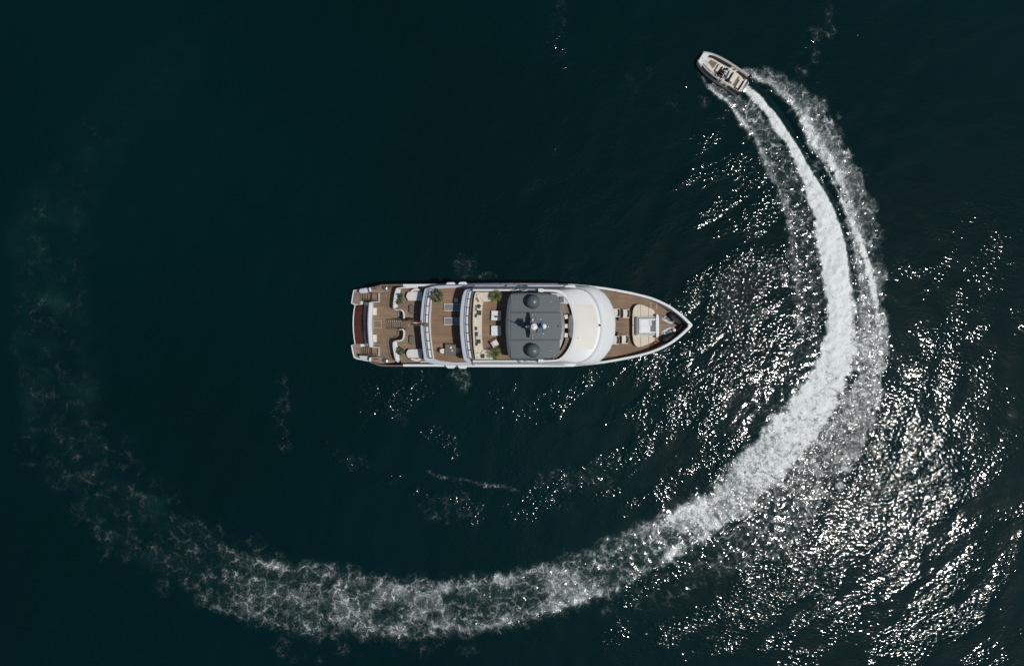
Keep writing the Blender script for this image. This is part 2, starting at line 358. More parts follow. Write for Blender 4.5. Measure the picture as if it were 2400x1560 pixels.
    # wake turbulence speckle far around ring
    rdx = fbm(px / 300, py / 300, 77, 2)
    D = np.where(near, D, 0); Mk = np.where(near, Mk, 0); H = np.where(near, H, 0)
    # ruffle: how strongly small wind ripples cover the surface
    R = np.full_like(X, .30)
    def rb(cx, cy, rx, ry, s, ang=0):
        nonlocal R
        c, sn = math.cos(ang), math.sin(ang); dx = px - cx; dy = py - cy
        R = np.maximum(R, s * np.exp(-(((dx * c + dy * sn) / rx) ** 2 + ((-dx * sn + dy * c) / ry) ** 2)))
    for b in [(1690, 720, 170, 300, .88), (1680, 420, 150, 190, 1.0), (1550, 850, 170, 140, .92), (1300, 930, 300, 90, .8), (1960, 1400, 360, 220, 1.0), (2290, 1430, 200, 180, .8), (2130, 1130, 150, 150, 1.1),
              (2230, 850, 170, 330, .48), (2290, 560, 130, 130, .8), (2180, 640, 110, 110, .7), (1600, 1450, 330, 120, 1.05), (1350, 1150, 260, 80, 1.0), (1200, 900, 16, 60, 1.15), (1255, 920, 16, 60, 1.15), (1305, 960, 18, 90, 1.15), (1375, 900, 20, 60, 1.15), (1425, 930, 20, 60, 1.15), (1495, 930, 22, 70, 1.15), (1565, 930, 22, 80, 1.15), (1000, 1180, 260, 110, .62), (660, 960, 40, 130, .6), (1250, 1450, 400, 120, .6),
              (1680, 1030, 220, 110, .9), (1900, 700, 200, 500, .8), (1310, 90, 40, 130, 1.1), (1905, 120, 50, 110, .60), (350, 430, 120, 130, .8), (930, 940, 150, 90, 1.2), (250, 800, 200, 300, .5)]:
        rb(*b)
    for b in [(1740, 985, 140, 26, .85, -.55), (2110, 900, 36, 300, .6, 0.05), (1835, 800, 28, 150, .6, .1), (2180, 420, 200, 250, .75, 0), (1960, 1230, 30, 120, .5, .6), (1460, 1060, 150, 22, .6, -.1)]:
        cx, cy, rx, ry, s, an = b
        c, sn = math.cos(an), math.sin(an); dx = px - cx; dy = py - cy
        R *= 1 - s * np.exp(-(((dx * c + dy * sn) / rx) ** 2 + ((-dx * sn + dy * c) / ry) ** 2))
    for pts in ([(655, 880, 14, 14, 1), (645, 940, 16, 16, 1), (648, 1010, 14, 14, 1), (680, 1065, 12, 12, 1)], [(760, 1045, 14, 14, 1), (830, 1085, 18, 18, 1), (920, 1130, 20, 20, 1), (1030, 1185, 30, 30, 1), (1160, 1200, 30, 30, 1), (1280, 1160, 26, 26, 1), (1400, 1110, 26, 26, 1), (1500, 1050, 20, 20, 1)],
                [(880, 930, 16, 16, 1), (930, 980, 20, 20, 1), (1030, 1020, 18, 18, 1), (1060, 1060, 14, 14, 1)]):
        Ta, Ia = band(px, py, pts); R = np.maximum(R, 1.5 * np.exp(-(Ta / 1.3) ** 2) * (.4 + 1.2 * fbm(px / 30, py / 60, 91, 2)))
    an = math.radians(-36); U = px * math.cos(an) + py * math.sin(an); V = -px * math.sin(an) + py * math.cos(an)
    wx = 40 * (fbm(px / 120, py / 120, 41, 3) - .5)
    st = fbm((U + wx) / 95, (V + wx) / 30, 31, 4); st2 = fbm((U + wx) / 240, (V + wx * 2) / 80, 51, 3)
    mod = sstep(.40, .61, st * .6 + st2 * .4)
    R = R * (.24 + .98 * mod) 
    R = np.where(near, R, .3); R = np.clip(R + .15 * Mk, 0, np.where(px > 1400, 1.0, 1.5)); R = np.maximum(R, .80 * np.exp(-(((px - 2010) ** 2 + (py - 1080) ** 2) / 230.0 ** 2))); R = R * (1 - .6 * np.clip(D, 0, 1) * sstep(1000, 600, py))
    # real wave heights: swell + chop, sum of travelling sines; chop follows ruffle
    rs = np.random.RandomState(5); Z = np.zeros_like(X)
    for i in range(46):
        lam = 1.3 * (9.0 / 1.3) ** rs.rand(); th = math.radians(-40) + rs.randn() * .75; k = 2 * math.pi / lam
        amp = .011 * lam ** .62 * (.35 + .65 * rs.rand())
        Z += amp * .30 * np.sin(k * (X * math.cos(th) + Y * math.sin(th)) + rs.rand() * 6.28) * (np.clip(R, .35, 1.1) if lam < 3 else .75)
    Z = Z + H * .6 + D * (fbm(px / 11, py / 11, 61, 3) - .5) * .42
    Z = np.where(near, Z, 0)
    ny, nx = X.shape
    gy, gx = np.gradient(Z); dxx = np.gradient(ux); dyy = np.gradient(uy)
    gx = gx / dxx[None, :]; gy = gy / dyy[:, None]
    N = np.stack([-gx, -gy, np.ones_like(Z)], -1); N /= np.linalg.norm(N, axis=-1, keepdims=True)
    idx = np.arange(ny * nx).reshape(ny, nx)
    quads = np.stack([idx[:-1, :-1], idx[:-1, 1:], idx[1:, 1:], idx[1:, :-1]], -1).reshape(-1, 4)
    dm = np.maximum(D, Mk * .55).ravel()[quads].max(1)
    isf = dm > .022
    mat = sea_material()
    def mk(name, mask):
        q = quads[mask]; used = np.unique(q); remap = np.full(ny * nx, -1, int); remap[used] = np.arange(len(used)); q = remap[q]
        me = bpy.data.meshes.new(name); me.vertices.add(len(used)); me.loops.add(q.size); me.polygons.add(len(q))
        co = np.stack([X.ravel()[used], Y.ravel()[used], Z.ravel()[used]], -1)
        me.vertices.foreach_set("co", co.astype(np.float32).ravel())
        me.loops.foreach_set("vertex_index", q.astype(np.int32).ravel())
        me.polygons.foreach_set("loop_start", (np.arange(len(q)) * 4).astype(np.int32))
        me.polygons.foreach_set("use_smooth", np.ones(len(q), bool)) if False else None
        for nm, A in (("foam", D), ("milk", Mk), ("ruffle", R), ("flow_s", flow_s), ("flow_d", flow_d)):
            at = me.attributes.new(nm, 'FLOAT', 'POINT'); at.data.foreach_set("value", A.ravel()[used].astype(np.float32))
        me.update(calc_edges=True); me.validate()
        me.polygons.foreach_set("use_smooth", np.ones(len(me.polygons), bool))
        me.normals_split_custom_set_from_vertices(N.reshape(-1, 3)[used].tolist())
        me.materials.append(mat)
        o = bpy.data.objects.new(name, me); COL.objects.link(o); return o
    sea = mk("sea", ~isf); tag(sea, kind='structure')
    wk = mk("wake_foam", isf)
    tag(wk, "white foaming wake sweeping in a wide arc behind the speeding tender", "wake", kind='stuff')

def sea_material():
    m = bpy.data.materials.new("sea_water_and_foam"); m.use_nodes = True; nt = m.node_tree; L = nt.links.new; N = nt.nodes
    for n in list(N): N.remove(n)
    out = N.new("ShaderNodeOutputMaterial")
    geo = N.new("ShaderNodeTexCoord")
    def attr(n):
        a = N.new("ShaderNodeAttribute"); a.attribute_name = n; return a.outputs["Fac"]
    foam, milk, ruf = attr("foam"), attr("milk"), attr("ruffle")
    def math_(op, a, b=None, c=None, clamp=False):
        n = N.new("ShaderNodeMath"); n.operation = op; n.use_clamp = clamp
        for i, v in enumerate((a, b, c)):
            if v is None: continue
            if isinstance(v, (int, float)): n.inputs[i].default_value = v
            else: L(v, n.inputs[i])
        return n.outputs[0]
    def mapr(v, a, b, c, d, kind='LINEAR'):
        n = N.new("ShaderNodeMapRange"); n.interpolation_type = kind; L(v, n.inputs[0])
        for i, x in enumerate((a, b, c, d)):
            if isinstance(x, (int, float)): n.inputs[i + 1].default_value = x
            else: L(x, n.inputs[i + 1])
        return n.outputs[0]
    def noise(scale, detail, rough=.5, vec=None, dist=0):
        n = N.new("ShaderNodeTexNoise"); n.inputs["Scale"].default_value = scale; n.inputs["Detail"].default_value = detail
        n.inputs["Roughness"].default_value = rough; n.inputs["Distortion"].default_value = dist; L(vec if vec else geo.outputs["Object"], n.inputs["Vector"]); return n
    cf = N.new("ShaderNodeCombineXYZ"); fd = attr("flow_d"); fs_ = attr("flow_s")
    L(math_('ADD', fs_, math_('MULTIPLY', math_('ABSOLUTE', fd), .55)), cf.inputs[0]); L(math_('MULTIPLY', fd, .30), cf.inputs[1])
    wn0 = noise(.7, 3, .6); vx = N.new("ShaderNodeVectorMath"); vx.operation = 'SCALE'; L(wn0.outputs["Color"], vx.inputs[0]); vx.inputs["Scale"].default_value = 1.6
    vy = N.new("ShaderNodeVectorMath"); vy.operation = 'ADD'; L(cf.outputs[0], vy.inputs[0]); L(vx.outputs[0], vy.inputs[1])
    strk = noise(1.7, 5, .62, vy.outputs[0]).outputs["Fac"]
    # warped coordinates for lace
    wn1 = noise(.8, 4, .62); vm = N.new("ShaderNodeVectorMath"); vm.operation = 'SUBTRACT'; L(wn1.outputs["Color"], vm.inputs[0]); vm.inputs[1].default_value = (.5, .5, .5)
    vs = N.new("ShaderNodeVectorMath"); vs.operation = 'SCALE'; L(vm.outputs[0], vs.inputs[0]); vs.inputs["Scale"].default_value = 2.6
    wn2 = noise(2.6, 3, .6); vm2 = N.new("ShaderNodeVectorMath"); vm2.operation = 'SUBTRACT'; L(wn2.outputs["Color"], vm2.inputs[0]); vm2.inputs[1].default_value = (.5, .5, .5)
    vs2 = N.new("ShaderNodeVectorMath"); vs2.operation = 'SCALE'; L(vm2.outputs[0], vs2.inputs[0]); vs2.inputs["Scale"].default_value = .6
    va0 = N.new("ShaderNodeVectorMath"); va0.operation = 'ADD'; L(geo.outputs["Object"], va0.inputs[0]); L(vs2.outputs[0], va0.inputs[1])
    va = N.new("ShaderNodeVectorMath"); va.operation = 'ADD'; L(va0.outputs[0], va.inputs[0]); L(vs.outputs[0], va.inputs[1])
    def vor(scale):
        v = N.new("ShaderNodeTexVoronoi"); v.feature = 'DISTANCE_TO_EDGE'; v.voronoi_dimensions = '2D'; v.inputs["Scale"].default_value = scale; L(va.outputs[0], v.inputs["Vector"]); return v.outputs["Distance"]
    v1 = mapr(vor(.62), 0, .36, 0, 1); v2 = mapr(vor(1.45), 0, .36, 0, 1)
    fine = noise(2.4, 8, .70, va.outputs[0]); mid = noise(.5, 4, .55); fil = noise(1.5, 5, .6, va.outputs[0], .6); grit = noise(6.5, 4, .65)
    ridge = mapr(math_('ABSOLUTE', math_('SUBTRACT', fil.outputs["Fac"], .5)), 0.0, .085, 1, 0, 'SMOOTHSTEP')
    l1 = math_('MULTIPLY', math_('POWER', math_('SUBTRACT', 1.0, v1), 5.5), math_('MULTIPLY', mapr(fine.outputs["Fac"], .38, .56, .05, 1.5), mapr(fil.outputs["Fac"], .40, .56, .15, 1.1)))
    l2 = math_('MULTIPLY', math_('POWER', math_('SUBTRACT', 1.0, v2), 7.0), mapr(fine.outputs["Fac"], .44, .64, .0, .85))
    lace = math_('MAXIMUM', math_('MAXIMUM', l1, l2), math_('MULTIPLY', math_('MULTIPLY', ridge, mapr(foam, .45, .85, .10, .8)), mapr(grit.outputs["Fac"], .38, .62, .0, 1)))
    patch = mapr(mid.outputs["Fac"], mapr(foam, .1, .5, .47, .34), mapr(foam, .1, .5, .70, .64), mapr(foam, .1, .5, .0, .45), 1.25)
    laceamt = math_('MULTIPLY', math_('MULTIPLY', mapr(foam, .0, .60, .0, .72), patch), math_('MULTIPLY', mapr(strk, .36, .60, .55, 1.3), mapr(foam, .7, 1.05, 1.0, .35)))
    sm_ = mapr(strk, .36, .62, .40, 1.35)
    cover = math_('MULTIPLY', mapr(foam, .90, 1.08, sm_, mapr(strk, .38, .57, .50, 1.22)), math_('MULTIPLY', math_('POWER', foam, 2.6), mapr(foam, .50, .82, .12, 1.0)))
    tex = mapr(math_('ADD', math_('MULTIPLY', fine.outputs["Fac"], .7), math_('ADD', math_('MULTIPLY', grit.outputs["Fac"], .3), math_('MULTIPLY', ridge, .09))), .36, .64, .0, 1.7)
    tex2 = math_('ADD', tex, mapr(foam, .75, 1.05, 0, .42))
    hole = math_('SUBTRACT', 1.0, math_('MULTIPLY', math_('MULTIPLY', math_('POWER', v2, 1.5), mapr(fil.outputs['Fac'], .40, .60, 0, 1)), mapr(foam, .70, 1.08, .8, .08)))
    mask = math_('ADD', math_('MULTIPLY', lace, laceamt), math_('MULTIPLY', hole, math_('MULTIPLY', math_('MULTIPLY', cover, tex2), math_('MULTIPLY_ADD', patch, .5, .5))), clamp=True)
    mask = math_('MULTIPLY', mask, mapr(foam, .15, .90, .72, 1.0))
    # water body colour: aerated water is paler
    mc = N.new("ShaderNodeMixRGB"); mc.inputs[1].default_value = (0.0001, 0.0110, 0.0118, 1); mc.inputs[2].default_value = (0.018, 0.062, 0.058, 1)
    milkv = math_('MULTIPLY', milk, mapr(noise(.35, 5, .6).outputs["Fac"], .3, .7, .15, 1.0))
    L(math_('POWER', math_('MULTIPLY', milkv, 1.0, clamp=True), 1.6), mc.inputs[0])
    mc2 = N.new("ShaderNodeMixRGB"); L(mc.outputs[0], mc2.inputs[1]); mc2.inputs[2].default_value = (.12, .19, .19, 1); L(mapr(math_('ADD', milk, math_('MULTIPLY', strk, .3)), .80, 1.2, 0, 1), mc2.inputs[0])
    lv = noise(.02, 3, .5); hs = N.new("ShaderNodeHueSaturation"); L(mc2.outputs[0], hs.inputs["Color"]); L(mapr(lv.outputs["Fac"],   .35, .65, .84, 1.14), hs.inputs["Value"])
    # ripples
    mp = N.new("ShaderNodeMapping"); mp.inputs["Rotation"].default_value = (0, 0, math.radians(12)); mp.inputs["Scale"].default_value = (.75, 1.25, 1); L(geo.outputs["Object"], mp.inputs[0])
    r1 = noise(3.0, 0.5, .5, mp.outputs[0], .5); r2 = noise(.8, 2, .5, mp.outputs[0], .3)
    hh = math_('ADD', math_('MULTIPLY', math_('MULTIPLY', r1.outputs["Fac"], .130), math_('POWER', ruf, 1.15)), math_('MULTIPLY', r2.outputs["Fac"], .04))
    bp = N.new("ShaderNodeBump"); bp.inputs["Strength"].default_value = 1; bp.inputs["Distance"].default_value = 1.0; L(hh, bp.inputs["Height"])
    wat = N.new("ShaderNodeBsdfPrincipled"); L(hs.outputs[0], wat.inputs["Base Color"]); L(mapr(milk, .15, .65, .066, .16), wat.inputs["Roughness"]); wat.inputs["IOR"].default_value = 1.333
    L(bp.outputs[0], wat.inputs["Normal"])
    # foam surface
    fb = N.new("ShaderNodeBump"); fb.inputs["Distance"].default_value = 1.0; fb.inputs["Strength"].default_value = .8
    fh = math_('MULTIPLY', math_('ADD', math_('MULTIPLY', fine.outputs["Fac"], .30), math_('MULTIPLY', grit.outputs["Fac"], .05)), 1.0); L(fh, fb.inputs["Height"])
    fm = N.new("ShaderNodeBsdfPrincipled"); fm.inputs["Base Color"].default_value = (.88, .94, .935, 1); fm.inputs["Roughness"].default_value = .75; fm.inputs["Specular IOR Level"].default_value = .3
    L(fb.outputs[0], fm.inputs["Normal"])
    mx = N.new("ShaderNodeMixShader"); L(mask, mx.inputs[0]); L(wat.outputs[0], mx.inputs[1]); L(fm.outputs[0], mx.inputs[2]); L(mx.outputs[0], out.inputs[0])
    return m
make_sea()

# =================================================================== THE YACHT
ZP, ZA, ZT, ZU, ZS, ZH, ZF = .60, 2.2, 3.5, 6.1, 8.7, 11.1, 3.9
Y = thing('motor_yacht', 'long white motor yacht with teak decks and slate grey hardtop, still on the dark sea', 'yacht', P(1223, 762.5, 0))

# ---- hull
ST = [(867, 87, 2.6), (893, 95.5, 3.1), (920, 96.2, 3.7), (945, 96.3, 4.3), (1030, 96.5, 4.4), (1110, 97.5, 4.5), (1200, 97.8, 4.6), (1320, 97.3, 4.7), (1346, 96, 4.7), (1375, 93.6, 4.75),
      (1400, 90.8, 4.8), (1420, 88.2, 4.85), (1451, 83, 4.9), (1482, 77, 4.95), (1513, 69.6, 5.05), (1529, 64.8, 5.1), (1544, 59, 5.15), (1560, 51.5, 5.2), (1575, 43, 5.25), (1591, 31.5, 5.3), (1604, 20.5, 5.35), (1614, 11, 5.4), (1620, 4.5, 5.4), (1623, .4, 5.4)]
def hull_pt(st, lev, sgn):
    px, v, z = st; t = max(0, (px - 1330) / 293.0)
    p = Q(px, v, z)
    f = {0: 1, 1: 1 - .015 - .28 * t ** 1.5, 2: .97 - .50 * t ** 1.4, 3: .86 - .6 * t ** 1.3}[lev]
    zz = {0: z, 1: z * .52, 2: .15, 3: -1.2}[lev]
    rake = {0: 0, 1: .7, 2: 1.5, 3: 3.2}[lev] * t ** 3
    return Vector((p.x - rake, YC + sgn * (p.y - YC) * f, zz))
mb = MB()
for sgn in (1, -1):
    for lev in range(3):
        mb.strip([hull_pt(s, lev, sgn) for s in ST], [hull_pt(s, lev + 1, sgn) for s in ST])
mb.strip([hull_pt(s, 3, 1) for s in ST], [hull_pt(s, 3, -1) for s in ST])
mb.add([hull_pt(ST[0], l, s) for l, s in ((2, 1), (3, 1), (3, -1), (2, -1))], [tuple(range(4))])
hull = mb.build('hull', M['white'], Y, smooth=True)

def inset(st, d):
    px, v, z = st; return (px - (d * .5 * max(0, (px - 1500) / 123.0)), max(0.0, v - d * (1 + .12 * max(0, (px - 1520) / 103.0))), z)
fore = [s for s in ST if s[0] >= 945]
mb = MB()
for sgn in (1, -1):
    o = [Q(s[0], sgn * s[1], s[2]) for s in fore]; i_ = [inset(s, 5.2) for s in fore]; i2 = [Q(s[0], sgn * s[1], s[2]) for s in i_]
    i3 = [Vector((p.x, p.y, ZT - .1)) for p in i2]
    up = [p + Vector((0, 0, .05)) for p in o]; upi = [p + Vector((0, 0, .05)) for p in i2]
    mb.strip(o, up); mb.strip(up, upi); mb.strip(upi, i3)
mb.build('bulwark', M['white'], Y, smooth=False)
# aft quarter bulwark caps in weathered teak
for sgn in (1, -1):
    A = [s for s in ST if 862 <= s[0] <= 945]; mb = MB()
    o = [Q(s[0], sgn * s[1], s[2]) for s in A]; i2 = [Q(s[0], sgn * (s[1] - 3.2), s[2]) for s in A]
    mb.strip([p + Vector((0, 0, .04)) for p in o], [p + Vector((0, 0, .04)) for p in i2]); mb.strip(o, [p + Vector((0, 0, .04)) for p in o])
    mb.strip([p + Vector((0, 0, .04)) for p in i2], [Vector((p.x, p.y, ZA)) for p in i2])
    mb.build('cap_rail', M['teakgrey'], Y)
# main deck sheet (side decks) and foredeck
side = [(945, 90), (1420, 82)]
mb = MB(); mb.prism([Q(985, 90, ZT - .01), Q(1380, 88, ZT - .01), Q(1380, -88, ZT - .01), Q(985, -88, ZT - .01)], ZT - .2)
mb.build('main_deck', M['whiteb'], Y)
for sg in (1, -1): MB().prism([Q(940, sg * 81, ZT - .02), Q(984, sg * 81, ZT - .02), Q(984, sg * 91.5, ZT - .02), Q(940, sg * 91.5, ZT - .02)], ZT - .3).build('side_deck', M['teakaft'], Y)
mb = MB(); ff = [inset(s, 7.6) for s in ST if s[0] >= 1375]
a_ = [Q(s[0], s[1], ZF) for s in ff if s[1] > 0]; b_ = [Q(s[0], -s[1], ZF) for s in ff if s[1] > 0]
mb.prism(a_ + b_[::-1], ZF - .15); foredeck = mb.build('foredeck', M['teak'], Y)
# dark waterway strip around foredeck
mb = MB()
for sgn in (1, -1):
    mb.strip([Q(s[0], sgn * s[1], ZF - .02) for s in [inset(s, 5.3) for s in ST if s[0] >= 1375]], [Q(s[0], sgn * max(0, s[1]), ZF - .02) for s in [inset(s, 8.4) for s in ST if s[0] >= 1375]])
mb.build('waterway', M['black'], Y)

# ---- swim platform
out = [Z1(540, 165 + 50), Z1(370, 215), Z1(210, 237), Z1(115, 257), Z1(97, 350), Z1(80, 455), Z1(135, 482), Z1(118, 560), Z1(108, 660), Z1(105, 760), Z1(108, 870), Z1(120, 980), Z1(135, 1070), Z1(80, 1087), Z1(98, 1190), Z1(120, 1275), Z1(170, 1300), Z1(370, 1335), Z1(540, 1335)]
mb = MB(); mb.prism(poly(out, ZP), .15); plat = mb.build('swim_platform', M['white'], Y, bevel=.03)
c = (880, 762)
def shr(pts, dx, dy): return [(x + (dx if x < 860 else 0), y + (dy if y < 762 else -dy)) for x, y in pts]
mb = MB(); mb.prism(poly([Z1(285, 470), Z1(152, 480), Z1(136, 560), Z1(127, 660), Z1(124, 760), Z1(127, 870), Z1(138, 980), Z1(150, 1068), Z1(285, 1070)], ZP + .02), ZP - .02)
mb.build('teak_panel', M['teakwet'], plat, label='dark red wet teak middle of the platform')
for pts in ([(360, 225), (215, 248), (128, 272), (100, 450), (150, 470), (225, 472), (225, 310), (300, 300)], [(225, 1068), (150, 1070), (100, 1092), (138, 1262), (185, 1285), (300, 1300), (225, 1240)]):
    mb = MB(); mb.prism(poly([Z1(*p) for p in pts], ZP + .025), ZP - .02); mb.build('teak_panel', M['teakgrey'], plat, label='pale dry teak corner of the platform')

# ---- aft deck with transom, stairs
mb = MB(); mb.prism(poly([Z1(400, 300), Z1(480, 300), Z1(640, 215), Z1(720, 190), Z1(980, 190), Z1(980, 1370), Z1(720, 1365), Z1(520, 1345), Z1(480, 1250), Z1(400, 1250), Z1(395, 1100), Z1(360, 780), Z1(395, 450)], ZA), ZA - .25)
aft = mb.build('aft_deck', M['teakaft'], Y)
# inspection hatch lines
mb = MB()
for a, b in (((425, 720), (540, 720)), ((425, 826), (540, 826)), ((425, 720), (425, 826)), ((540, 720), (540, 826))):
    p, q = P(*Z1(*a), ZA + .01), P(*Z1(*b), ZA + .01); mb.tube([p, q], .02, 4)
mb.build('hatch_frame', M['cream'], Y)
# mooring stations
for pts, dl in (([(365, 215), (480, 185), (640, 180), (650, 270), (520, 298), (380, 290)], 1), ([(375, 1265), (520, 1260), (740, 1320), (750, 1350), (560, 1375), (390, 1330)], -1)):
    mb = MB(); mb.prism(poly([Z1(*p) for p in pts], ZA + .35), ZA - .3); st = mb.build('mooring_station', M['teakgrey'], Y, bevel=.03)
    cxy = (595, 225) if dl > 0 else (600, 1322)
    mb = MB(); c = P(*Z1(*cxy), ZA + .36); mb.lathe(c, [(.26, 0), (.26, .05), (.14, .08), (.12, .3), (.2, .36), (.2, .42)], 20); mb.build('capstan', M['steel'], st, smooth=False, bevel=.01)
    for q in (470, 440):
        mb = MB(); c = P(*Z1(q, 240 if dl > 0 else 1300), ZA + .36); mb.tube([c, c + Vector((0, 0, .2))], .06, 10); mb.tube([c + Vector((-.15, 0, .18)), c + Vector((.15, .03, .18))], .035, 8); mb.build('bollard', M['wood'], st)
    mb = MB(); c = P(*Z1(372, 250 if dl > 0 else 1300), ZA + .3); mb.box(c, (.26, .5, .45), rz=.2 * dl); mb.build('fairlead', M['white'], st, bevel=.09, seg=3)
# quarter blocks
for pts in ([(345, 213), (330, 300), (215, 305), (190, 270), (215, 232)], [(350, 1262), (345, 1335), (260, 1322), (205, 1275), (200, 1240), (330, 1245)]):
    mb = MB(); mb.prism(poly([Z1(*p) for p in pts], 1.9), .4); mb.build('quarter_block', M['whiteb'], Y, bevel=.14, seg=3)
# transom: curved raked panel
zt0, zt1 = .72, 3.3
ar_lo = [(283, 440), (270, 600), (263, 770), (270, 930), (291, 1100)]; ar_hi = [(352, 440), (338, 600), (332, 770), (340, 930), (355, 1110)]
lo = smooth_path([P(*Z1(*p), zt0) for p in ar_lo]); hi = smooth_path([P(*Z1(*p), zt1) for p in ar_hi])
lo0 = [Vector((p.x + .1, p.y, ZP - .1)) for p in lo]; hi2 = [p + Vector((.12, 0, .02)) for p in hi]; bk = [Vector((p.x + .14, p.y, ZA)) for p in hi]
mids = [a.lerp(b, .45) + Vector((.015, 0, 0)) for a, b in zip(lo, hi)]
mb = MB(); mb.strip(lo0, lo); mb.strip(lo, mids); mb.strip(mids, hi); mb.strip(hi, hi2); mb.strip(hi2, bk)
mb.add([lo0[0], lo[0], mids[0], hi[0], bk[0]], [(0, 1, 2, 3, 4)]); mb.add([lo0[-1], lo[-1], mids[-1], hi[-1], bk[-1]], [(4, 3, 2, 1, 0)])
transom = mb.build('transom', M['whiteb'], Y)
mb = MB(); a_ = [m.lerp(h, .15) + Vector((-.02, 0, .02)) for m, h in zip(mids, hi)]; b_ = [m.lerp(h, .75) + Vector((-.02, 0, .02)) for m, h in zip(mids, hi)]
mb.strip(a_, b_); mb.build('window_band', M['bluerail'], transom)
# dark garage opening beneath
# lettering, seen from astern, port to starboard
def letters(txt, parent):
    cu = bpy.data.curves.new("name_lettering", 'FONT'); cu.body = txt; cu.size = .62; cu.extrude = .02; cu.align_x = 'CENTER'; cu.align_y = 'CENTER'; cu.space_character = 1.05
    o = bpy.data.objects.new("t", cu); COL.objects.link(o)
    dg = bpy.context.evaluated_depsgraph_get(); me = bpy.data.meshes.new_from_object(o.evaluated_get(dg)); bpy.data.objects.remove(o)
    lo_c = P(*Z1(266, 770), zt0); hi_c = P(*Z1(333, 770), zt1)
    ydir = (hi_c - lo_c).normalized(); xdir = Vector((0, -1, 0)); zdir = xdir.cross(ydir)
    Mx = Matrix((xdir, ydir, zdir)).transposed().to_4x4()
    pos = lo_c.lerp(hi_c, .36) + zdir * .10
    Mx.translation = pos - Y.location - Vector((0, 0, 0))
    me.transform(Mx); me.materials.clear(); me.materials.append(M['letter'])
    ob = bpy.data.objects.new("name_lettering", me); COL.objects.link(ob); ob.parent = parent
letters("VIDEA", transom)
# side stairs (seven treads each) with dark risers
def stair(name, x0, x1, y0, y1, z0, z1, n, mat=M['teakaft'], nose=False):
    mb = MB(); b0 = [P(x0, y0, z0), P(x1, y0, z0), P(x1, y1, z0), P(x0, y1, z0)]
    mb.prism([P(x0, y0, z0 + .01), P(x1, y0, z1 - .15), P(x1, y1, z1 - .15), P(x0, y1, z0 + .01)], bot=[Vector((p.x, p.y, z0 - .4)) for p in b0])
    s = mb.build(name, M['wood'], Y)
    for k in range(n):
        f0 = k / n; f1 = (k + .72) / n; z = z0 + (z1 - z0) * (k + .9) / n
        mb = MB(); mb.prism([P(x0 + (x1 - x0) * f0, y0, z), P(x0 + (x1 - x0) * f1, y0, z), P(x0 + (x1 - x0) * f1, y1, z), P(x0 + (x1 - x0) * f0, y1, z)], z - .05)
        mb.build('tread', mat, s)
    return s
sA = stair('staircase', Z1(222, 0)[0], Z1(492, 0)[0], Z1(0, 300)[1], Z1(0, 425)[1], ZP, ZA, 7)
sB = stair('staircase', Z1(232, 0)[0], Z1(480, 0)[0], Z1(0, 1118)[1], Z1(0, 1245)[1], ZP, ZA, 7)
sC = stair('staircase', Z1(628, 0)[0], Z1(905, 0)[0], Z1(0, 722)[1], Z1(0, 832)[1], ZA, ZT + .12, 8)
for s, yy in ((sA, 418), (sB, 1235)):
    mb = MB()
    for dy in (-14, 10):
        mb.tube([P(*Z1(275, yy + dy), ZP + .3), P(*Z1(280, yy + dy), ZP + 1.2), P(*Z1(460, yy + dy), ZA + .9), P(*Z1(465, yy + dy), ZA)], .022, 6)
    mb.build('handrail', M['rail'], s)
for yy in (712, 838):
    mb = MB()
    mb.tube([P(*Z1(640, yy), ZA + .05), P(*Z1(640, yy), ZA + .9), P(*Z1(880, yy), ZT + .95), P(*Z1(895, yy), ZT + .1)], .025, 6)
    mb.tube([P(*Z1(640, yy), ZA + .5), P(*Z1(880, yy), ZT + .55)], .018, 6)
    mb.tube([P(*Z1(760, yy), ZA + .5), P(*Z1(760, yy), ZA + 1.5)], .018, 6)
    mb.build('handrail', M['rail'], sC)
    for k in range(7): MB().box(P(*Z1(650 + k * 30, yy + (6 if yy < 800 else -4)), ZA + .15 + k * .18), (.1, .06, .1)).build('step_bracket', M['white'], sC)
# stair-well coamings
for pts in ([(398, 470), (372, 440), (505, 430), (505, 305)], [(392, 1095), (372, 1112), (505, 1122), (505, 1245)]):
    mb = MB(); mb.tube([P(*Z1(*p), ZA + .55) for p in pts], .065, 8)
    for p in (pts[1], pts[2], pts[3]): q = P(*Z1(*p), ZA + .55); mb.tube([q, q - Vector((0, 0, .6))], .05, 6)
    mb.build('stair_coaming', M['white'], Y)
# curved aft bench against the transom
mb = MB(); A = smooth_path([P(*Z1(*p), ZA + 1.05) for p in ((355, 440), (343, 600), (338, 770), (346, 930), (360, 1105))]); B = smooth_path([P(*Z1(*p), ZA + 1.05) for p in ((408, 445), (396, 600), (391, 770), (398, 930), (412, 1105))])
mb.prism(A + B[::-1], ZA); mb.build('aft_bench', M['white'], Y, bevel=.07, seg=3)

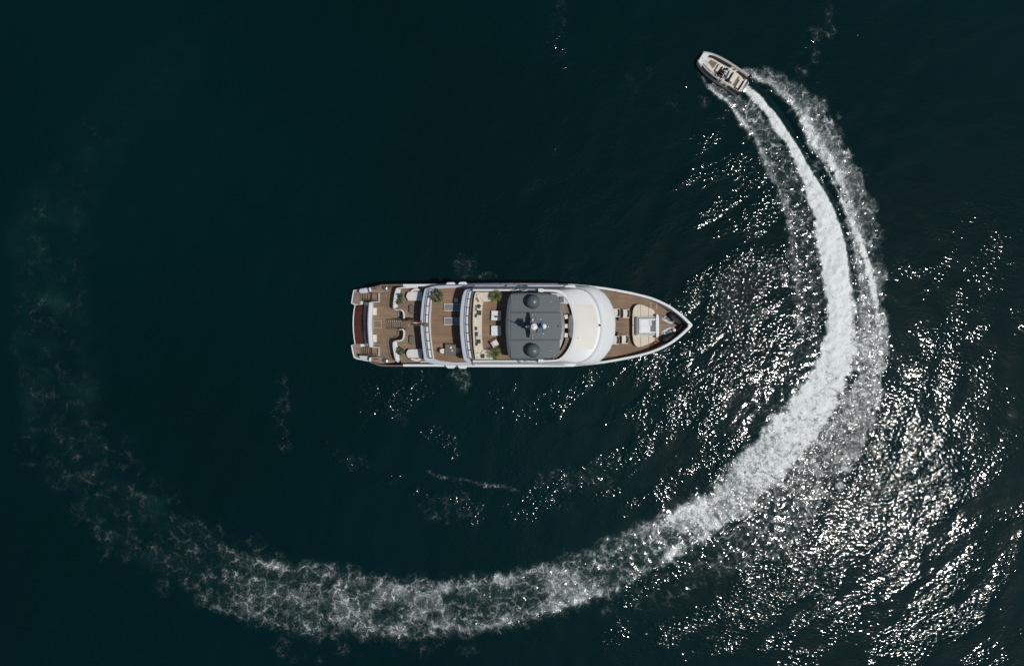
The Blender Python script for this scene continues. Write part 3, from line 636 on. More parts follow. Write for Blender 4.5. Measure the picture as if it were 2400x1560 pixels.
# ---- terrace (raised main deck aft)
tl = [(770, 225), (745, 330), (722, 510), (745, 545), (835, 550), (875, 575), (892, 630), (888, 712), (905, 712), (905, 850), (888, 850), (888, 960), (868, 1003), (825, 1022), (740, 1027), (718, 1050), (735, 1175), (765, 1320)]
mb = MB(); mb.prism(poly([Z1(*p) for p in tl] + [(1012, 847), (1012, 676)], ZT + .02), ZA - .05); mb.build('terrace_deck', M['teakaft'], Y)
top_c = [(930, 212), (790, 222), (765, 245), (745, 330), (722, 515), (740, 548), (830, 552), (868, 575), (884, 625), (880, 712)]
top_c = [(1090, 212)] + top_c
bot_c = [(812, 848), (882, 848), (884, 950), (866, 998), (822, 1020), (740, 1026), (718, 1052), (732, 1175), (765, 1325), (800, 1335)]
for pts in (top_c, bot_c):
    mb = MB(); path = smooth_path([P(*Z1(*p), ZT + .28) for p in pts], 2)
    L_, R_ = [], []
    for i, p in enumerate(path):
        d = (path[min(i + 1, len(path) - 1)] - path[max(i - 1, 0)]).normalized(); nrm = Vector((-d.y, d.x, 0)); L_.append(p + nrm * .085); R_.append(p - nrm * .085)
    mb.prism(L_ + R_[::-1], ZA); co = mb.build('terrace_coaming', M['white'], Y, bevel=.03)
    mb = MB(); path2 = [p + Vector((0, 0, .68)) for p in path[6 if pts is top_c else 2:-2]]
    mb.tube(path2, .022, 6)
    for i in range(0, len(path2), 6): mb.tube([path2[i], path2[i] - Vector((0, 0, .7))], .016, 6)
    mb.build('railing', M['steel'], Y)
for pts in ([(768, 245), (832, 240), (778, 520), (722, 525)], [(722, 1035), (772, 1035), (818, 1318), (762, 1318)]):
    mb = MB(); mb.prism(poly([Z1(*p) for p in pts], ZT + .36), ZT + .02); mb.build('coaming_bench', M['white'], Y, bevel=.05, seg=3)

# ---- superstructure blocks under the decks (glass walls)
mb = MB(); mb.prism([Q(1015, 78, ZU - .35), Q(1330, 80, ZU - .35), Q(1392, 66, ZU - .35), Q(1415, 30, ZU - .35), Q(1417, 0, ZU - .35), Q(1415, -30, ZU - .35), Q(1392, -66, ZU - .35), Q(1330, -80, ZU - .35), Q(1015, -78, ZU - .35)], ZT)
sal = mb.build('saloon', M['white'], Y, bevel=.05)
for sgn in (1, -1):
    for k in range(7):
        mb = MB(); x0 = 1035 + k * 42; mb.box(Q(x0 + 18, sgn * 80.2, ZT + 1.35), (1.6, .06, 1.3)); mb.build('window', M['glass'], sal)
mb = MB(); mb.box(Q(1014.5, 0, ZT + 1.15), (.06, 5.2, 2.2)); mb.build('sliding_door', M['glass'], sal)
mb = MB(); mb.prism([Q(1118, 70, ZS - .3), Q(1340, 72, ZS - .35), Q(1380, 55, ZS - .5), Q(1392, 0, ZS - .55), Q(1380, -55, ZS - .5), Q(1340, -72, ZS - .35), Q(1118, -70, ZS - .3)], ZU)
sk = mb.build('sky_lounge', M['white'], Y, bevel=.05)
for sgn in (1, -1):
    for k in range(5):
        mb = MB(); mb.box(Q(1145 + k * 42, sgn * 72.4, ZU + 1.3), (1.6, .08, 1.2)); mb.build('window', M['glass'], sk)
mb = MB(); mb.box(Q(1117.5, 0, ZU + 1.1), (.06, 4.4, 2.1)); mb.build('sliding_door', M['glass'], sk)

# ---- upper deck slab with aft overhang lip
lip1 = [(1042, 668), (1020, 669.5)] + [Z1(*p) for p in ((1260, 215), (1215, 225), (1192, 240), (1168, 330), (1150, 430), (1134, 600), (1128, 700), (1128, 780), (1134, 900), (1146, 1010), (1165, 1180), (1183, 1305), (1200, 1330), (1235, 1350))] + [(1022, 853.5), (1042, 856)]
fr = [Z4(*p) for p in ((600, 1370), (680, 1332), (760, 1262), (840, 1152), (890, 1040), (915, 905), (922, 780), (915, 650), (888, 530), (830, 402), (760, 310), (680, 248), (600, 205))]
mb = MB(); mb.prism(poly(lip1 + [(1330, 856)] + fr + [(1330, 667.5)], ZU - .06), ZU - .38); mb.build('upper_deck_slab', M['band'], Y, bevel=.08, seg=3)
inr1 = [Z2(*p) for p in ((560, 222), (400, 228), (285, 245), (240, 262), (222, 330), (213, 450), (200, 620), (198, 780), (205, 950), (220, 1100), (238, 1290), (330, 1325), (560, 1350))]
mb = MB(); mb.prism(poly(inr1 + [(1118, 848), (1118, 675)], ZU), ZU - .1); mb.build('upper_deck', M['teak'], Y)
def aft_rail(dx0, dx1, dx2, base, z, name, ys, postn=9, mat=M['bluerail']):
    """dark top rail, white ledge strip crossed by brackets, white inner coaming"""
    f = lambda dx: smooth_path([P(x + dx, y, z) for x, y in base], 2)
    rail = f(dx0); inn = f(dx2)
    mb = MB(); L1 = [p + Vector((0, 0, .02)) for p in f(dx0 + .5)]; R1 = [p + Vector((0, 0, .02)) for p in f(dx1)]
    mb.prism(L1 + R1[::-1], z - .05); led = mb.build('ledge', M['white'], Y)
    mb = MB(); up = [p + Vector((0, 0, .45)) for p in rail]; mb.tube(up, .045, 6)
    rl = mb.build('railing', mat, Y)
    up2 = resample(up, postn); in2 = resample([p + Vector((0, 0, .3)) for p in f(dx1)], postn)
    for a, b in zip(up2, in2):
        mb = MB(); mb.tube([a, b], .028, 6); mb.build('bracket', mat, rl)
    mb = MB(); A = f(dx1); B = f(dx2); A = [p + Vector((0, 0, .34)) for p in A]; B = [p + Vector((0, 0, .34)) for p in B]; mb.prism(A + B[::-1], z - .05)
    return mb
band1 = [Z1(*p) for p in ((1262, 245), (1240, 330), (1222, 450), (1208, 600), (1205, 720), (1208, 860), (1222, 1000), (1240, 1150), (1262, 1285))]
aft_rail(.8, 9.2, 12.6, band1, ZU, 'a', None, 9).build('coaming', M['cream'], Y, bevel=.02)
# ---- sundeck slab
lip2 = [Z2(*p) for p in ((850, 225), (720, 245), (695, 265), (668, 340), (650, 430), (634, 560), (627, 700), (628, 800), (632, 920), (655, 1130), (675, 1250), (690, 1310), (740, 1345), (850, 1362))]
mb = MB(); mb.prism(poly(lip2 + [(1330, 848), (1345, 764), (1330, 676)], ZS - .06), ZS - .36); mb.build('sundeck_slab', M['band'], Y, bevel=.08, seg=3)
band2 = [Z2(*p) for p in ((775, 268), (757, 340), (742, 430), (727, 560), (720, 700), (721, 800), (725, 920), (747, 1130), (775, 1290))]
aft_rail(.6, 8.2, 11.8, band2, ZS, 'b', None, 9).build('coaming', M['wood'], Y, bevel=.02)
mb = MB(); mb.prism(poly([Z2(*p) for p in ((855, 270), (835, 350), (822, 600), (820, 780), (826, 1000), (845, 1300))] + [(1300, 846), (1318, 838), (1332, 822), (1341, 800), (1345.5, 764), (1341, 727), (1332, 702), (1318, 688), (1300, 680)], ZS), ZS - .15)
mb.build('sundeck', M['teak'], Y)

# ---- sundeck bulwark flowing forward into the wheelhouse roof and brow
NR = 64
def U(mid, y_top, y_bot, z, x0=1108, n=NR, yt0=None, yb0=None):
    pts = [P(x0, yt0 or y_top, z), P(1240, y_top, z)] + [P(x, y, z) for x, y in mid] + [P(1240, y_bot, z), P(x0, yb0 or y_bot, z)]
    pts = [pts[0]] + smooth_path(pts[1:-1], 2) + [pts[-1]]
    # resample: same fraction on the straight aft legs for every ring
    return resample(pts, n)
c_in = [(1294, 682.5), (1311, 686), (1324, 694), (1333, 708), (1339.5, 728), (1343.5, 748), (1344.5, 764), (1342.5, 788), (1337.5, 806), (1328, 824), (1314, 839), (1303, 843.5)]
c_out = [Z4(*p) for p in ((0, 247), (100, 262), (185, 318), (245, 420), (288, 560), (313, 700), (321, 800), (308, 960), (273, 1082), (212, 1205), (122, 1305), (50, 1338))]
kn = [Z4(*p) for p in ((300, 235), (420, 252), (510, 295), (590, 398), (650, 520), (685, 680), (692, 800), (682, 940), (642, 1080), (590, 1182), (500, 1292), (400, 1335), (300, 1352))]
mid2 = [(x + .36 * (x2 - x), y + .36 * (y2 - y)) for (x, y), (x2, y2) in zip(kn, [Z4(*p) for p in ((420, 205), (600, 218), (680, 262), (755, 372), (815, 505), (850, 680), (856, 800), (846, 945), (812, 1090), (752, 1212), (676, 1320), (560, 1365), (420, 1385))])]
br = [Z4(*p) for p in ((420, 190), (600, 208), (680, 252), (825, 402), (884, 530), (910, 650), (917, 780), (910, 905), (885, 1040), (835, 1152), (755, 1262), (676, 1330), (596, 1368), (420, 1400))]
rings = [U(c_in, 682, 843.5, ZS - .02), U(c_in, 681.5, 844, ZS + .58), U(c_out, 678, 847.5, ZS + .60), U([(x + 4, y) for x, y in c_out], 676.5, 849, ZS + .42),
         U(kn, 675, 850.5, ZS - .02), U([(x + 1.6, y) for x, y in kn], 674.6, 850.9, ZS - .22), U([(x + 2.6, y) for x, y in kn], 674.3, 851.2, ZU + .95), U([(x + 4.5, y) for x, y in kn], 674, 851.5, ZU + .72),
         U(mid2, 673, 852.5, ZU + .56), U([(x - 3, y) for x, y in br], 671, 854.5, ZU + .16), U(br, 670.5, 855, ZU - .05)]
mb = MB()
vs = [p for r in rings for p in r]; fs = []
for i in range(len(rings) - 1):
    for k in range(NR - 1): fs.append((i * NR + k, i * NR + k + 1, (i + 1) * NR + k + 1, (i + 1) * NR + k))
mb.add(vs, fs); coach = mb.build('coachroof', M['white'], Y, smooth=True)
ms = coach.modifiers.new("es", 'EDGE_SPLIT'); ms.split_angle = math.radians(38)
# cream soft panel let into the roof
def roof_pt(px, py):
    """drop onto the coachroof surface"""
    o = P(px, py, 0); d = None; best = -9
    from mathutils.bvhtree import BVHTree
    return o
from mathutils.bvhtree import BVHTree
_b = BVHTree.FromPolygons([Vector(v) for v in vs], fs)
camv = Vector((0, 0, CAMZ))
def onroof(px, py, lift=.02):
    t = P(px, py, 6.0); d = (t - camv).normalized(); h = _b.ray_cast(camv, d)[0]
    return h + Vector((0, 0, lift)) if h else t
rows = []
Lx = [Z4(282, 440), Z4(310, 560), Z4(322, 700), Z4(326, 800), Z4(318, 940), Z4(300, 1060), Z4(275, 1165)]
Rx = [Z4(590, 443), Z4(635, 560), Z4(668, 700), Z4(676, 800), Z4(664, 940), Z4(630, 1070), Z4(580, 1165)]
A = resample([Vector((x, y, 0)) for x, y in Lx], 15); B = resample([Vector((x, y, 0)) for x, y in Rx], 15)
mb = MB(); vv = []; ffc = []
for j in range(9):
    for i in range(15):
        q = A[i].lerp(B[i], j / 8); vv.append(onroof(q.x, q.y, .012 if 0 < i < 14 and 0 < j < 8 else -.01))
for j in range(8):
    for i in range(14): ffc.append((j * 15 + i, j * 15 + i + 1, (j + 1) * 15 + i + 1, (j + 1) * 15 + i))
mb.add(vv, ffc); mb.build('roof_panel', M['panel'], coach, smooth=True)
mb = MB(); q = onroof(1405.8, 762); mb.box(q + Vector((0, 0, .1)), (.16, .2, .2)); mb.build('searchlight', M['black'], coach, bevel=.03)
mb = MB(); q = onroof(1355.6, 792); mb.ball(q + Vector((0, 0, .05)), .07); mb.build('roof_light', M['white'], coach, smooth=True)
# side shoulder fairings
for sgn, yy in ((1, [(1140, 180), (1260, 172), (1300, 215), (1290, 240), (1200, 222), (1100, 205)]), (-1, [(1140, 1412), (1250, 1412), (1300, 1380), (1290, 1362), (1200, 1372), (1080, 1385)])):
    mb = MB(); mb.prism(poly([Z3(*p) for p in yy], ZU + .45), ZU - .3); mb.build('shoulder_fairing', M['white'], Y, bevel=.08)
    mb = MB()
    mb.prism(poly([(1112, 668 if sgn > 0 else 853.5), (1325, 668 if sgn > 0 else 853.5), (1325, 671.5 if sgn > 0 else 857), (1112, 671.5 if sgn > 0 else 857)], ZU + .10), ZU - .5); mb.build('side_coaming', M['white'], Y, bevel=.03)
    mb = MB(); y1 = 672.6 if sgn > 0 else 851.2
    mb.tube([P(1115, y1, ZU + .25), P(1315, y1, ZU + .25)], .03, 6)
    for k in range(6): p = P(1120 + k * 38, y1, ZU + .25); mb.tube([p, p - Vector((0, 0, .4))], .02, 6)
    mb.build('railing', M['rail'], Y)
# fold-out white side wings
for a, b, c_, d in ((412, 135, 568, 212), (600, 128, 745, 200), (412, 1365, 567, 1438), (595, 1370, 745, 1443)):
    mb = MB(); up = c_ - a
    if b < 700: pts = [(a, d), (a + 4, b + 30), (a + 28, b + 4), (c_ - 30, b), (c_ - 12, b + 14), (c_, d - 12), (c_ - 4, d)]
    else: pts = [(a, b), (c_ - 4, b), (c_, b + 14), (c_ - 14, d - 10), (c_ - 36, d), (a + 34, d - 2), (a + 4, d - 28)]
    mb.prism(poly([Z2(*p) for p in pts], 5.2), 4.95); mb.build('side_wing', M['white'], Y, bevel=.06)

# ---- sundeck sofa (built in)
zs = ZS + .45
out_ = [(870, 285), (845, 345), (832, 480), (825, 620), (824, 780), (828, 950), (838, 1120), (862, 1298)]
inn_ = [(985, 430), (972, 500), (965, 620), (962, 780), (963, 950), (972, 1080), (985, 1150)]
segs = [[(870, 285), (1100, 285), (1100, 425), (985, 430), (872, 300)], [(866, 300), (985, 432), (972, 500), (966, 615), (826, 622), (832, 480), (845, 345)],
        [(826, 625), (966, 618), (962, 780), (963, 950), (828, 952), (824, 780)], [(828, 955), (963, 953), (972, 1080), (980, 1150), (866, 1290), (838, 1120)],
        [(870, 1298), (985, 1153), (1120, 1160), (1130, 1300)]]
mb = MB(); mb.prism(poly([Z2(*p) for p in out_] + [Z2(1130, 1302), Z2(1120, 1158)] + [Z2(*p) for p in inn_[::-1]] + [Z2(1100, 425), Z2(1100, 283)], ZS + .32), ZS); sofa = mb.build('corner_sofa', M['offwhite'], Y)
for s_ in segs:
    mb = MB(); mb.prism(poly([Z2(*p) for p in s_], zs), ZS + .3); mb.build('seat_cushion', M['cream'], sofa, bevel=.05, seg=3)
mb = MB(); A = smooth_path([P(*Z2(*p), zs + .32) for p in out_]); B = [p + Vector((.17, 0, 0)) for p in A]; mb.prism(A + B[::-1], ZS + .2); mb.build('backrest', M['cream'], sofa, bevel=.05, seg=3)

# ---- front of the sundeck: console, stools, galley
mb = MB(); mb.prism(poly([Z3(*p) for p in ((1215, 615), (1238, 640), (1250, 800), (1240, 960), (1215, 985), (1178, 940), (1170, 800), (1178, 655))], ZS + .95), ZS); con = mb.build('helm_console', M['pot'], Y, bevel=.06)
mb = MB(); mb.tube([P(*Z3(1195, 860), ZS + .98), P(*Z3(1200, 880), ZS + 1.0)], .06, 10); mb.build('throttle', M['steel'], con)
mb = MB(); mb.prism(poly([Z3(*p) for p in ((900, 300), (1040, 300), (1110, 345), (1165, 430), (1180, 465), (1115, 462), (1060, 460), (1000, 380))], ZS + .9), ZS); gal = mb.build('bar_counter', M['whiteb'], Y, bevel=.04)
mb = MB(); mb.box(P(*Z3(1075, 400), ZS + 1.0), (.42, .6, .25)); mb.build('grill', M['hardtop'], gal, bevel=.03)
mb = MB(); A = smooth_path([P(*Z3(*p), ZS + .5) for p in ((1130, 980), (1110, 1070), (1060, 1160), (980, 1240), (930, 1290))]); B = smooth_path([P(*Z3(*p), ZS + .5) for p in ((1150, 985), (1135, 1070), (1090, 1160), (1010, 1245), (950, 1300))])
mb.prism(A + B[::-1], ZS); mb.build('curved_bench', M['wood'], Y, bevel=.03)
mb = MB(); mb.prism(poly([Z3(*p) for p in ((1060, 465), (1115, 480), (1142, 590), (1110, 620), (1080, 560))], ZS + .75), ZS); mb.build('side_cabinet', M['teakgrey'], Y, bevel=.03)

# ---- hardtop
ht = [(225, 800), (228, 680), (238, 560), (255, 430), (272, 350), (300, 312), (340, 297), (600, 294), (870, 300), (950, 325), (1010, 365), (1055, 440), (1090, 560), (1114, 690), (1122, 800), (1114, 920), (1090, 1040), (1055, 1130), (1000, 1215), (935, 1270), (860, 1298), (600, 1304), (340, 1303), (295, 1285), (268, 1245), (250, 1170), (236, 1040), (227, 920)]
HT = smooth_path(poly([Z3(*p) for p in ht], ZH), 1, True)
mb = MB(); cc = sum(HT, Vector()) / len(HT)
l0 = HT; l1 = [cc + (p - cc) * .985 + Vector((0, 0, .10)) for p in HT]; l2 = [cc + (p - cc) * .90 + Vector((0, 0, .17)) for p in HT]; lb = [p - Vector((0, 0, .14)) for p in HT]
n = len(HT)
for a, b in ((lb, l0), (l0, l1), (l1, l2)): mb.strip(a, b, True)
mb.add(l2, [tuple(range(n))]); mb.add(lb, [tuple(reversed(range(n)))])
hard = mb.build('hardtop', M['hardtop'], Y, smooth=False)
# shallow raised panels
for x0, x1, y0, y1, zz in ((300, 1045, 322, 584, .22), (300, 1060, 600, 1000, .235), (300, 1045, 1016, 1278, .22)):
    mb = MB(); pts = [(x0, y0), (x1 - 60, y0), (x1, (y0 + y1) / 2 if False else y0 + 60), (x1, y1 - 60 if y0 > 900 else y1), (x0, y1)] if y0 < 500 else ([(x0, y0), (x1, y0), (x1 + 10, 800), (x1, y1), (x0, y1)] if y0 < 900 else [(x0, y0), (x1, y0), (x1, y1 - 80), (x1 - 70, y1), (x0, y1)])
    mb.prism(poly([Z3(*p) for p in pts], ZH + zz), ZH + .1); mb.build('roof_panel', M['hardtop'], hard, bevel=.03)
for yy in (591, 1008): MB().box((P(*Z3(670, yy), ZH + .21)), (5.0, .05, .06)).build('panel_seam', M['hardtop_dark'], hard)
zt = ZH + .22
for cx, cy in ((643, 428), (644, 1170)):
    c = P(*Z3(cx, cy), zt + .9); c.z = zt
    r = .70
    prof = [(r * 1.04, 0), (r * 1.04, .10), (r * .98, .14), (r, .62)] + [(r * math.cos(t), .62 + r * .95 * math.sin(t)) for t in [math.pi / 2 * k / 9 for k in range(1, 9)]] + [(.01, .62 + r * .95)]
    mb = MB(); mb.lathe(c, prof, 40); rd = mb.build('radome', M['hardtop'], hard, smooth=True)
    mb = MB(); mb.ball(c + Vector((.13, 0, .62 + r * .95)), .05); mb.build('vent_cap', M['white'], rd, smooth=True)
# white domes on the mast
def pedestal(mb, c, r, z0, z1): mb.lathe((c.x, c.y, z0), [(r * 1.3, 0), (r, .15), (r * .8, z1 - z0)], 12)
mast = None
mb = MB(); c = P(1243, 765, zt); c.z = zt
# tapering mast column leaning aft, with swept cross arms
prof = [(-.05, .50, .30), (.9, .42, .24), (2.0, .30, .18), (2.6, .2, .12), (3.0, .12, .08)]
vs2 = []
for dz, lx, ly in prof:
    cx = c.x - .06 * dz; vs2 += [(cx - lx, c.y - ly, zt + dz), (cx + lx, c.y - ly, zt + dz), (cx + lx, c.y + ly, zt + dz), (cx - lx, c.y + ly, zt + dz)]
fs2 = []
for i in range(4):
    for k in range(4): fs2.append((i * 4 + k, i * 4 + (k + 1) % 4, (i + 1) * 4 + (k + 1) % 4, (i + 1) * 4 + k))
fs2 += [(3, 2, 1, 0), (16, 17, 18, 19)]
mb.add(vs2, fs2); mast = mb.build('mast', M['hardtop'], Y, bevel=.03)
def wing(z, x, half, root, tip, sweep, th=.05):
    """tapered cross arm"""
    mb = MB(); pts = []
    for sg in (1, -1):
        mb.prism([Vector((x - root / 2, c.y, z)), Vector((x + root / 2, c.y, z)), Vector((x + sweep + tip / 2, c.y + sg * half, z)), Vector((x + sweep - tip / 2, c.y + sg * half, z))], z - th)
    return mb
xm = c.x
wing(zt + 1.15, xm + .25, 1.28, .75, .26, .0).build('cross_arm', M['hardtop'], mast)
wing(zt + 2.2, xm + .0, .50, .5, .10, .12).build('cross_arm', M['hardtop'], mast)
wing(zt + 2.9, xm + .15, .42, .35, .08, -.1).build('cross_arm', M['hardtop'], mast)
def dome(px, py, z, r, h, name='satellite_dome', mat=M['white'], ped=True):
    c = P(px, py, z + h); mb = MB(); mb.lathe((c.x, c.y, z), [(r * .9, 0), (r, h * .3), (r, h * .6), (r * .9, h * .85), (r * .6, h * .97), (.01, h)], 26)
    o = mb.build(name, mat, mast, smooth=True)
    if ped: mb = MB(); pedestal(mb, Vector((c.x, c.y, 0)), r * .45, zt, z); mb.build('pedestal', M['hardtop'], o)
    return o
dm = dome(1251.8, 765.4, zt + 3.1, .34, .3)
mb = MB(); q = P(1248.2, 764.7, zt + 3.4); mb.ball(q, .055); mb.build('vent_cap', M['black'], dm, smooth=True)
dome(1275, 764.5, zt + .5, .27, .3)
sc = MB(); p0 = P(1268, 749.5, zt + 1.35); p1 = P(1273.2, 780.3, zt + 1.35); d = (p1 - p0); mid_ = (p0 + p1) / 2
sc.box(mid_, (d.length, .16, .13), rz=math.atan2(d.y, d.x)); rs_ = sc.build('radar_scanner', M['blue'], mast, bevel=.03)
mb = MB(); mb.lathe((mid_.x, mid_.y, zt), [(.16, 0), (.14, 1.0), (.18, 1.05), (.1, 1.3)], 14); mb.build('radar_pedestal', M['white'], rs_)
for q in (p0, p1): MB().ball(q + (q - mid_).normalized() * .06, .075).build('end_cap', M['white'], rs_, smooth=True)
for px, py, dz, r in ((1233.6, 765.1, 3.2, .07), (1248.1, 749, 1.4, .11), (1248.2, 737.5, 1.25, .055), (1248.1, 785, 1.25, .05), (1248, 792, 1.25, .055), (1284.8, 764.9, .12, .065), (1290.2, 707, .08, .05), (1289.6, 821.5, .08, .05), (1279, 728, .05, .03), (1279, 801.5, .05, .03), (1213, 707, .05, .03), (1213, 821, .05, .03), (1308.5, 813.5, .08, .035)):
    q = P(px, py, zt + dz); mb = MB(); mb.ball(q, r)
    o = mb.build('antenna_ball', M['white'], mast if dz > 1 else hard, smooth=True)
    mb = MB(); mb.tube([Vector((q.x, q.y, zt - .02)), q], .016, 5); mb.build('antenna_stem', M['rail'], o)
mb = MB()
mb.tube([P(1234, 765, zt + 3.2), P(1243, 771, zt + 1.6)], .02, 5); mb.tube([P(1238, 765, zt + 1.5), P(1236, 764.5, zt + 5.9)], [.03, .012], 5)
mb.build('whip_aerial', M['rail'], mast)
mb = MB(); q = P(1309, 764, zt + .05); mb.box(q, (.14, .14, .14)); mb.build('camera_pod', M['black'], hard, bevel=.02)
# hardtop legs at the sides (white struts with black openings)
for yt in (678.5, 846.5):
    sg = 1 if yt < 760 else -1
    mb = MB(); p = P(1254, yt + sg * 4, ZS + .75); mb.box(p, (1.25, .24, .3)); mb.build('side_vent', M['black'], Y)
    for px in (1219, 1233):
        mb = MB()
        b1, b2 = P(px - 4, yt + sg * 7, ZH + .02), P(px + 4, yt + sg * 7, ZH + .02); e = P(px, yt - sg * (4 if px < 1225 else 8), ZU + 1.2 if px > 1225 else ZS + .6)
        mb.tube([b1, e, b2], .04, 6); mb.build('hardtop_strut', M['rail'] if sg > 0 or px > 1225 else M['rail'], Y)
    mb = MB(); p = P(1267, yt + sg * 2.5, ZS + .9); mb.box(p, (.55, .42, .7)); mb.build('hardtop_leg', M['white'], Y, bevel=.06)
for px in (1205, 1300):
    for v in (70, -70):
        mb = MB(); a = Q(px, v, ZH - .1); b = Vector((a.x, a.y, ZS)); mb.tube([a, b], .06, 8); mb.build('hardtop_post', M['steel'], Y)
# deck lights / fairleads along the bulwark
for px, py in ((1444.5, 681.8), (1472, 686.8)):
    mb = MB(); mb.ball(P(px, py, 4.98), .06); mb.build('cap_fitting', M['cream'], Y, smooth=True)

# ---- foredeck island: sunpad + tub
pad = [(402, 780), (401, 650), (408, 560), (430, 503), (475, 470), (530, 470), (600, 497), (660, 522), (720, 548), (744, 590), (746, 780), (744, 985), (722, 1035), (660, 1062), (560, 1102), (505, 1120), (455, 1104), (420, 1050), (404, 960), (401, 860)]
PD = smooth_path(poly([Z5(*p) for p in pad], ZF + .62), 1, True)
cc = sum(PD, Vector()) / len(PD)
mb = MB(); mb.prism([Vector((p.x, p.y, ZF + .47)) for p in PD], bot=[Vector((cc.x + (p.x - cc.x) * .96, cc.y + (p.y - cc.y) * .96, ZF)) for p in PD]); isl = mb.build('sunpad_base', M['wood'], Y)
def clip(pts, f):
    out = []
    n = len(pts)
    for i in range(n):
        a, b = pts[i], pts[(i + 1) % n]; fa, fb = f(a), f(b)
        if fa >= 0: out.append(a)
        if (fa >= 0) != (fb >= 0): out.append(a.lerp(b, fa / (fa - fb)))
    return out
cuts = [P(*Z5(v, 760), ZF + .62).x for v in (525, 645)]; ymid = P(*Z5(500, 785), ZF + .62).y
xs = [-1e3] + cuts + [1e3]; cush_hole = (P(*Z5(440, 650), ZF + .62), P(*Z5(780, 935), ZF + .62))
for i in range(3):
    for sg in (1, -1):
        g = .012
        pp = clip(PD, lambda p: p.x - xs[i] - g); pp = clip(pp, lambda p: xs[i + 1] - g - p.x)
        if i > 0: yl = cush_hole[0].y if sg > 0 else cush_hole[1].y
        else: yl = ymid
        pp = clip(pp, lambda p: sg * (p.y - yl) - g)
        mb = MB(); mb.prism(pp, ZF + .46); mb.build('sunpad_cushion', M['cream'], isl, bevel=.035, seg=3)
zt_ = ZF + .7
def zbox(mb, x0, x1, y0, y1, z1, z0, Zf=Z5): return mb.prism(poly([Zf(x0, y0), Zf(x1, y0), Zf(x1, y1), Zf(x0, y1)], z1), z0)
tub = zbox(MB(), 476, 755, 652, 935, zt_ + .05, ZF + .3).build('lounge_surround', M['fabric'], isl, bevel=.05)
zbox(MB(), 440, 474, 655, 937, zt_ + .18, ZF + .5).build('bolster', M['midgrey'], isl, bevel=.1, seg=3)
zbox(MB(), 488, 752, 668, 918, zt_ + .07, ZF + .5).build('inner_frame', M['midgrey'], tub, bevel=.03)
zbox(MB(), 498, 765, 684, 906, zt_ + .2, ZF + .5).build('white_shell', M['white'], tub, bevel=.05)
zbox(MB(), 516, 650, 706, 788, zt_ + .26, zt_ + .1).build('lid', M['white'], tub, bevel=.02)
zbox(MB(), 516, 672, 796, 882, zt_ + .26, zt_ + .1).build('lid', M['white'], tub, bevel=.02)
zbox(MB(), 652, 692, 706, 790, zt_ + .24, zt_ + .1).build('side_tray', M['whiteb'], tub, bevel=.02)
zbox(MB(), 695, 758, 708, 884, zt_ + .225, zt_ + .1).build('control_panel', M['midgrey'], tub, bevel=.02)
zbox(MB(), 672, 694, 796, 884, zt_ + .225, zt_ + .1).build('control_panel', M['hardtop'], tub, bevel=.02)
for q in ((730, 742), (730, 765)):
    mb = MB(); mb.ball(P(*Z5(*q), zt_ + .24), .05); mb.build('knob', M['black'], tub, smooth=True)
for q in ((756, 748), (756, 836)):
    mb = MB(); mb.lathe(P(*Z5(*q), zt_ + .2), [(.1, 0), (.1, .08)], 16); mb.build('speaker', M['midgrey'], tub)
mb = MB(); mb.prism(smooth_path(poly([Z5(*p) for p in ((752, 618), (790, 620), (806, 660), (806, 930), (790, 970), (752, 973))], zt_ + .3), 1, True), ZF); mb.build('windscreen_wall', M['white'], isl, bevel=.05)
for y0 in (612, 922):
    zbox(MB(), 712, 750, y0, y0 + 50, ZF + .66, ZF + .3).build('step_box', M['brown'], isl, bevel=.02)
# tub hatch on side deck
mb = MB()
for a, b in (((680, 445), (680, 520)), ((775, 465), (755, 540))): mb.box((P(*Z5(*a), ZF + .008) + P(*Z5(*b), ZF + .008)) / 2, (.04, .58, .012), rz=.1)
mb.build('hatch_trim', M['cream'], Y)
mb = MB(); mb.ball(P(*Z5(728, 490), ZF + .03), .07); mb.ball(P(*Z5(716, 480), ZF + .03), .04); mb.build('deck_fitting', M['steel'], Y, smooth=True)
mb = MB(); mb.box(P(*Z5(935, 793), ZF + .006), (2.0, .12, .01)); mb.build('king_plank', M['teakgrey'], Y)
# windlasses
for sg, cy in ((1, 700), (-1, 878)):
    pl = [(840, 690), (845, 655), (870, 642), (930, 640), (985, 665), (1040, 705), (1046, 735), (1030, 758), (960, 762), (925, 745), (860, 712)]
    if sg < 0: pl = [(x, 1578 - y) for x, y in pl]
    pt = poly([Z5(*p) for p in pl], ZF + .06); mb = MB(); mb.prism(pt, ZF); wl = mb.build('windlass', M['steel'], Y, bevel=.015)
    def zp(X, Yy, z): return P(*Z5(X, Yy if sg > 0 else 1578 - Yy), z)
    mb = MB(); mb.lathe(zp(1022, 718, ZF + .06), [(.2, 0), (.2, .12), (.12, .18), (.12, .4), (.19, .46), (.17, .5)], 20); mb.build('capstan_head', M['steel'], wl, bevel=.01)
    mb = MB(); mb.lathe(zp(880, 668, ZF + .06), [(.16, 0), (.17, .08), (.1, .14), (.1, .22)], 18); mb.build('chain_wheel', M['steel'], wl)
    mb = MB(); mb.box(zp(940, 690, ZF + .15), (.4, .22, .2), rz=-.5 * sg); mb.box(zp(965, 722, ZF + .12), (.3, .15, .14), rz=-.3 * sg); mb.build('motor_block', M['midgrey'], wl, bevel=.03)
    for k in range(12):
        a = zp(890 + k * 12, 672 + k * 5 + 3 * math.sin(k), ZF + .11); 
        if k == 0: mb = MB()
        mb.tube([a + Vector((.045 * math.cos(t) * 1.3, .03 * math.sin(t), .02 * (k % 2))) for t in [j * math.pi / 4 for j in range(8)]], .012, 5, True)
    mb.build('anchor_chain', M['steel'], wl)
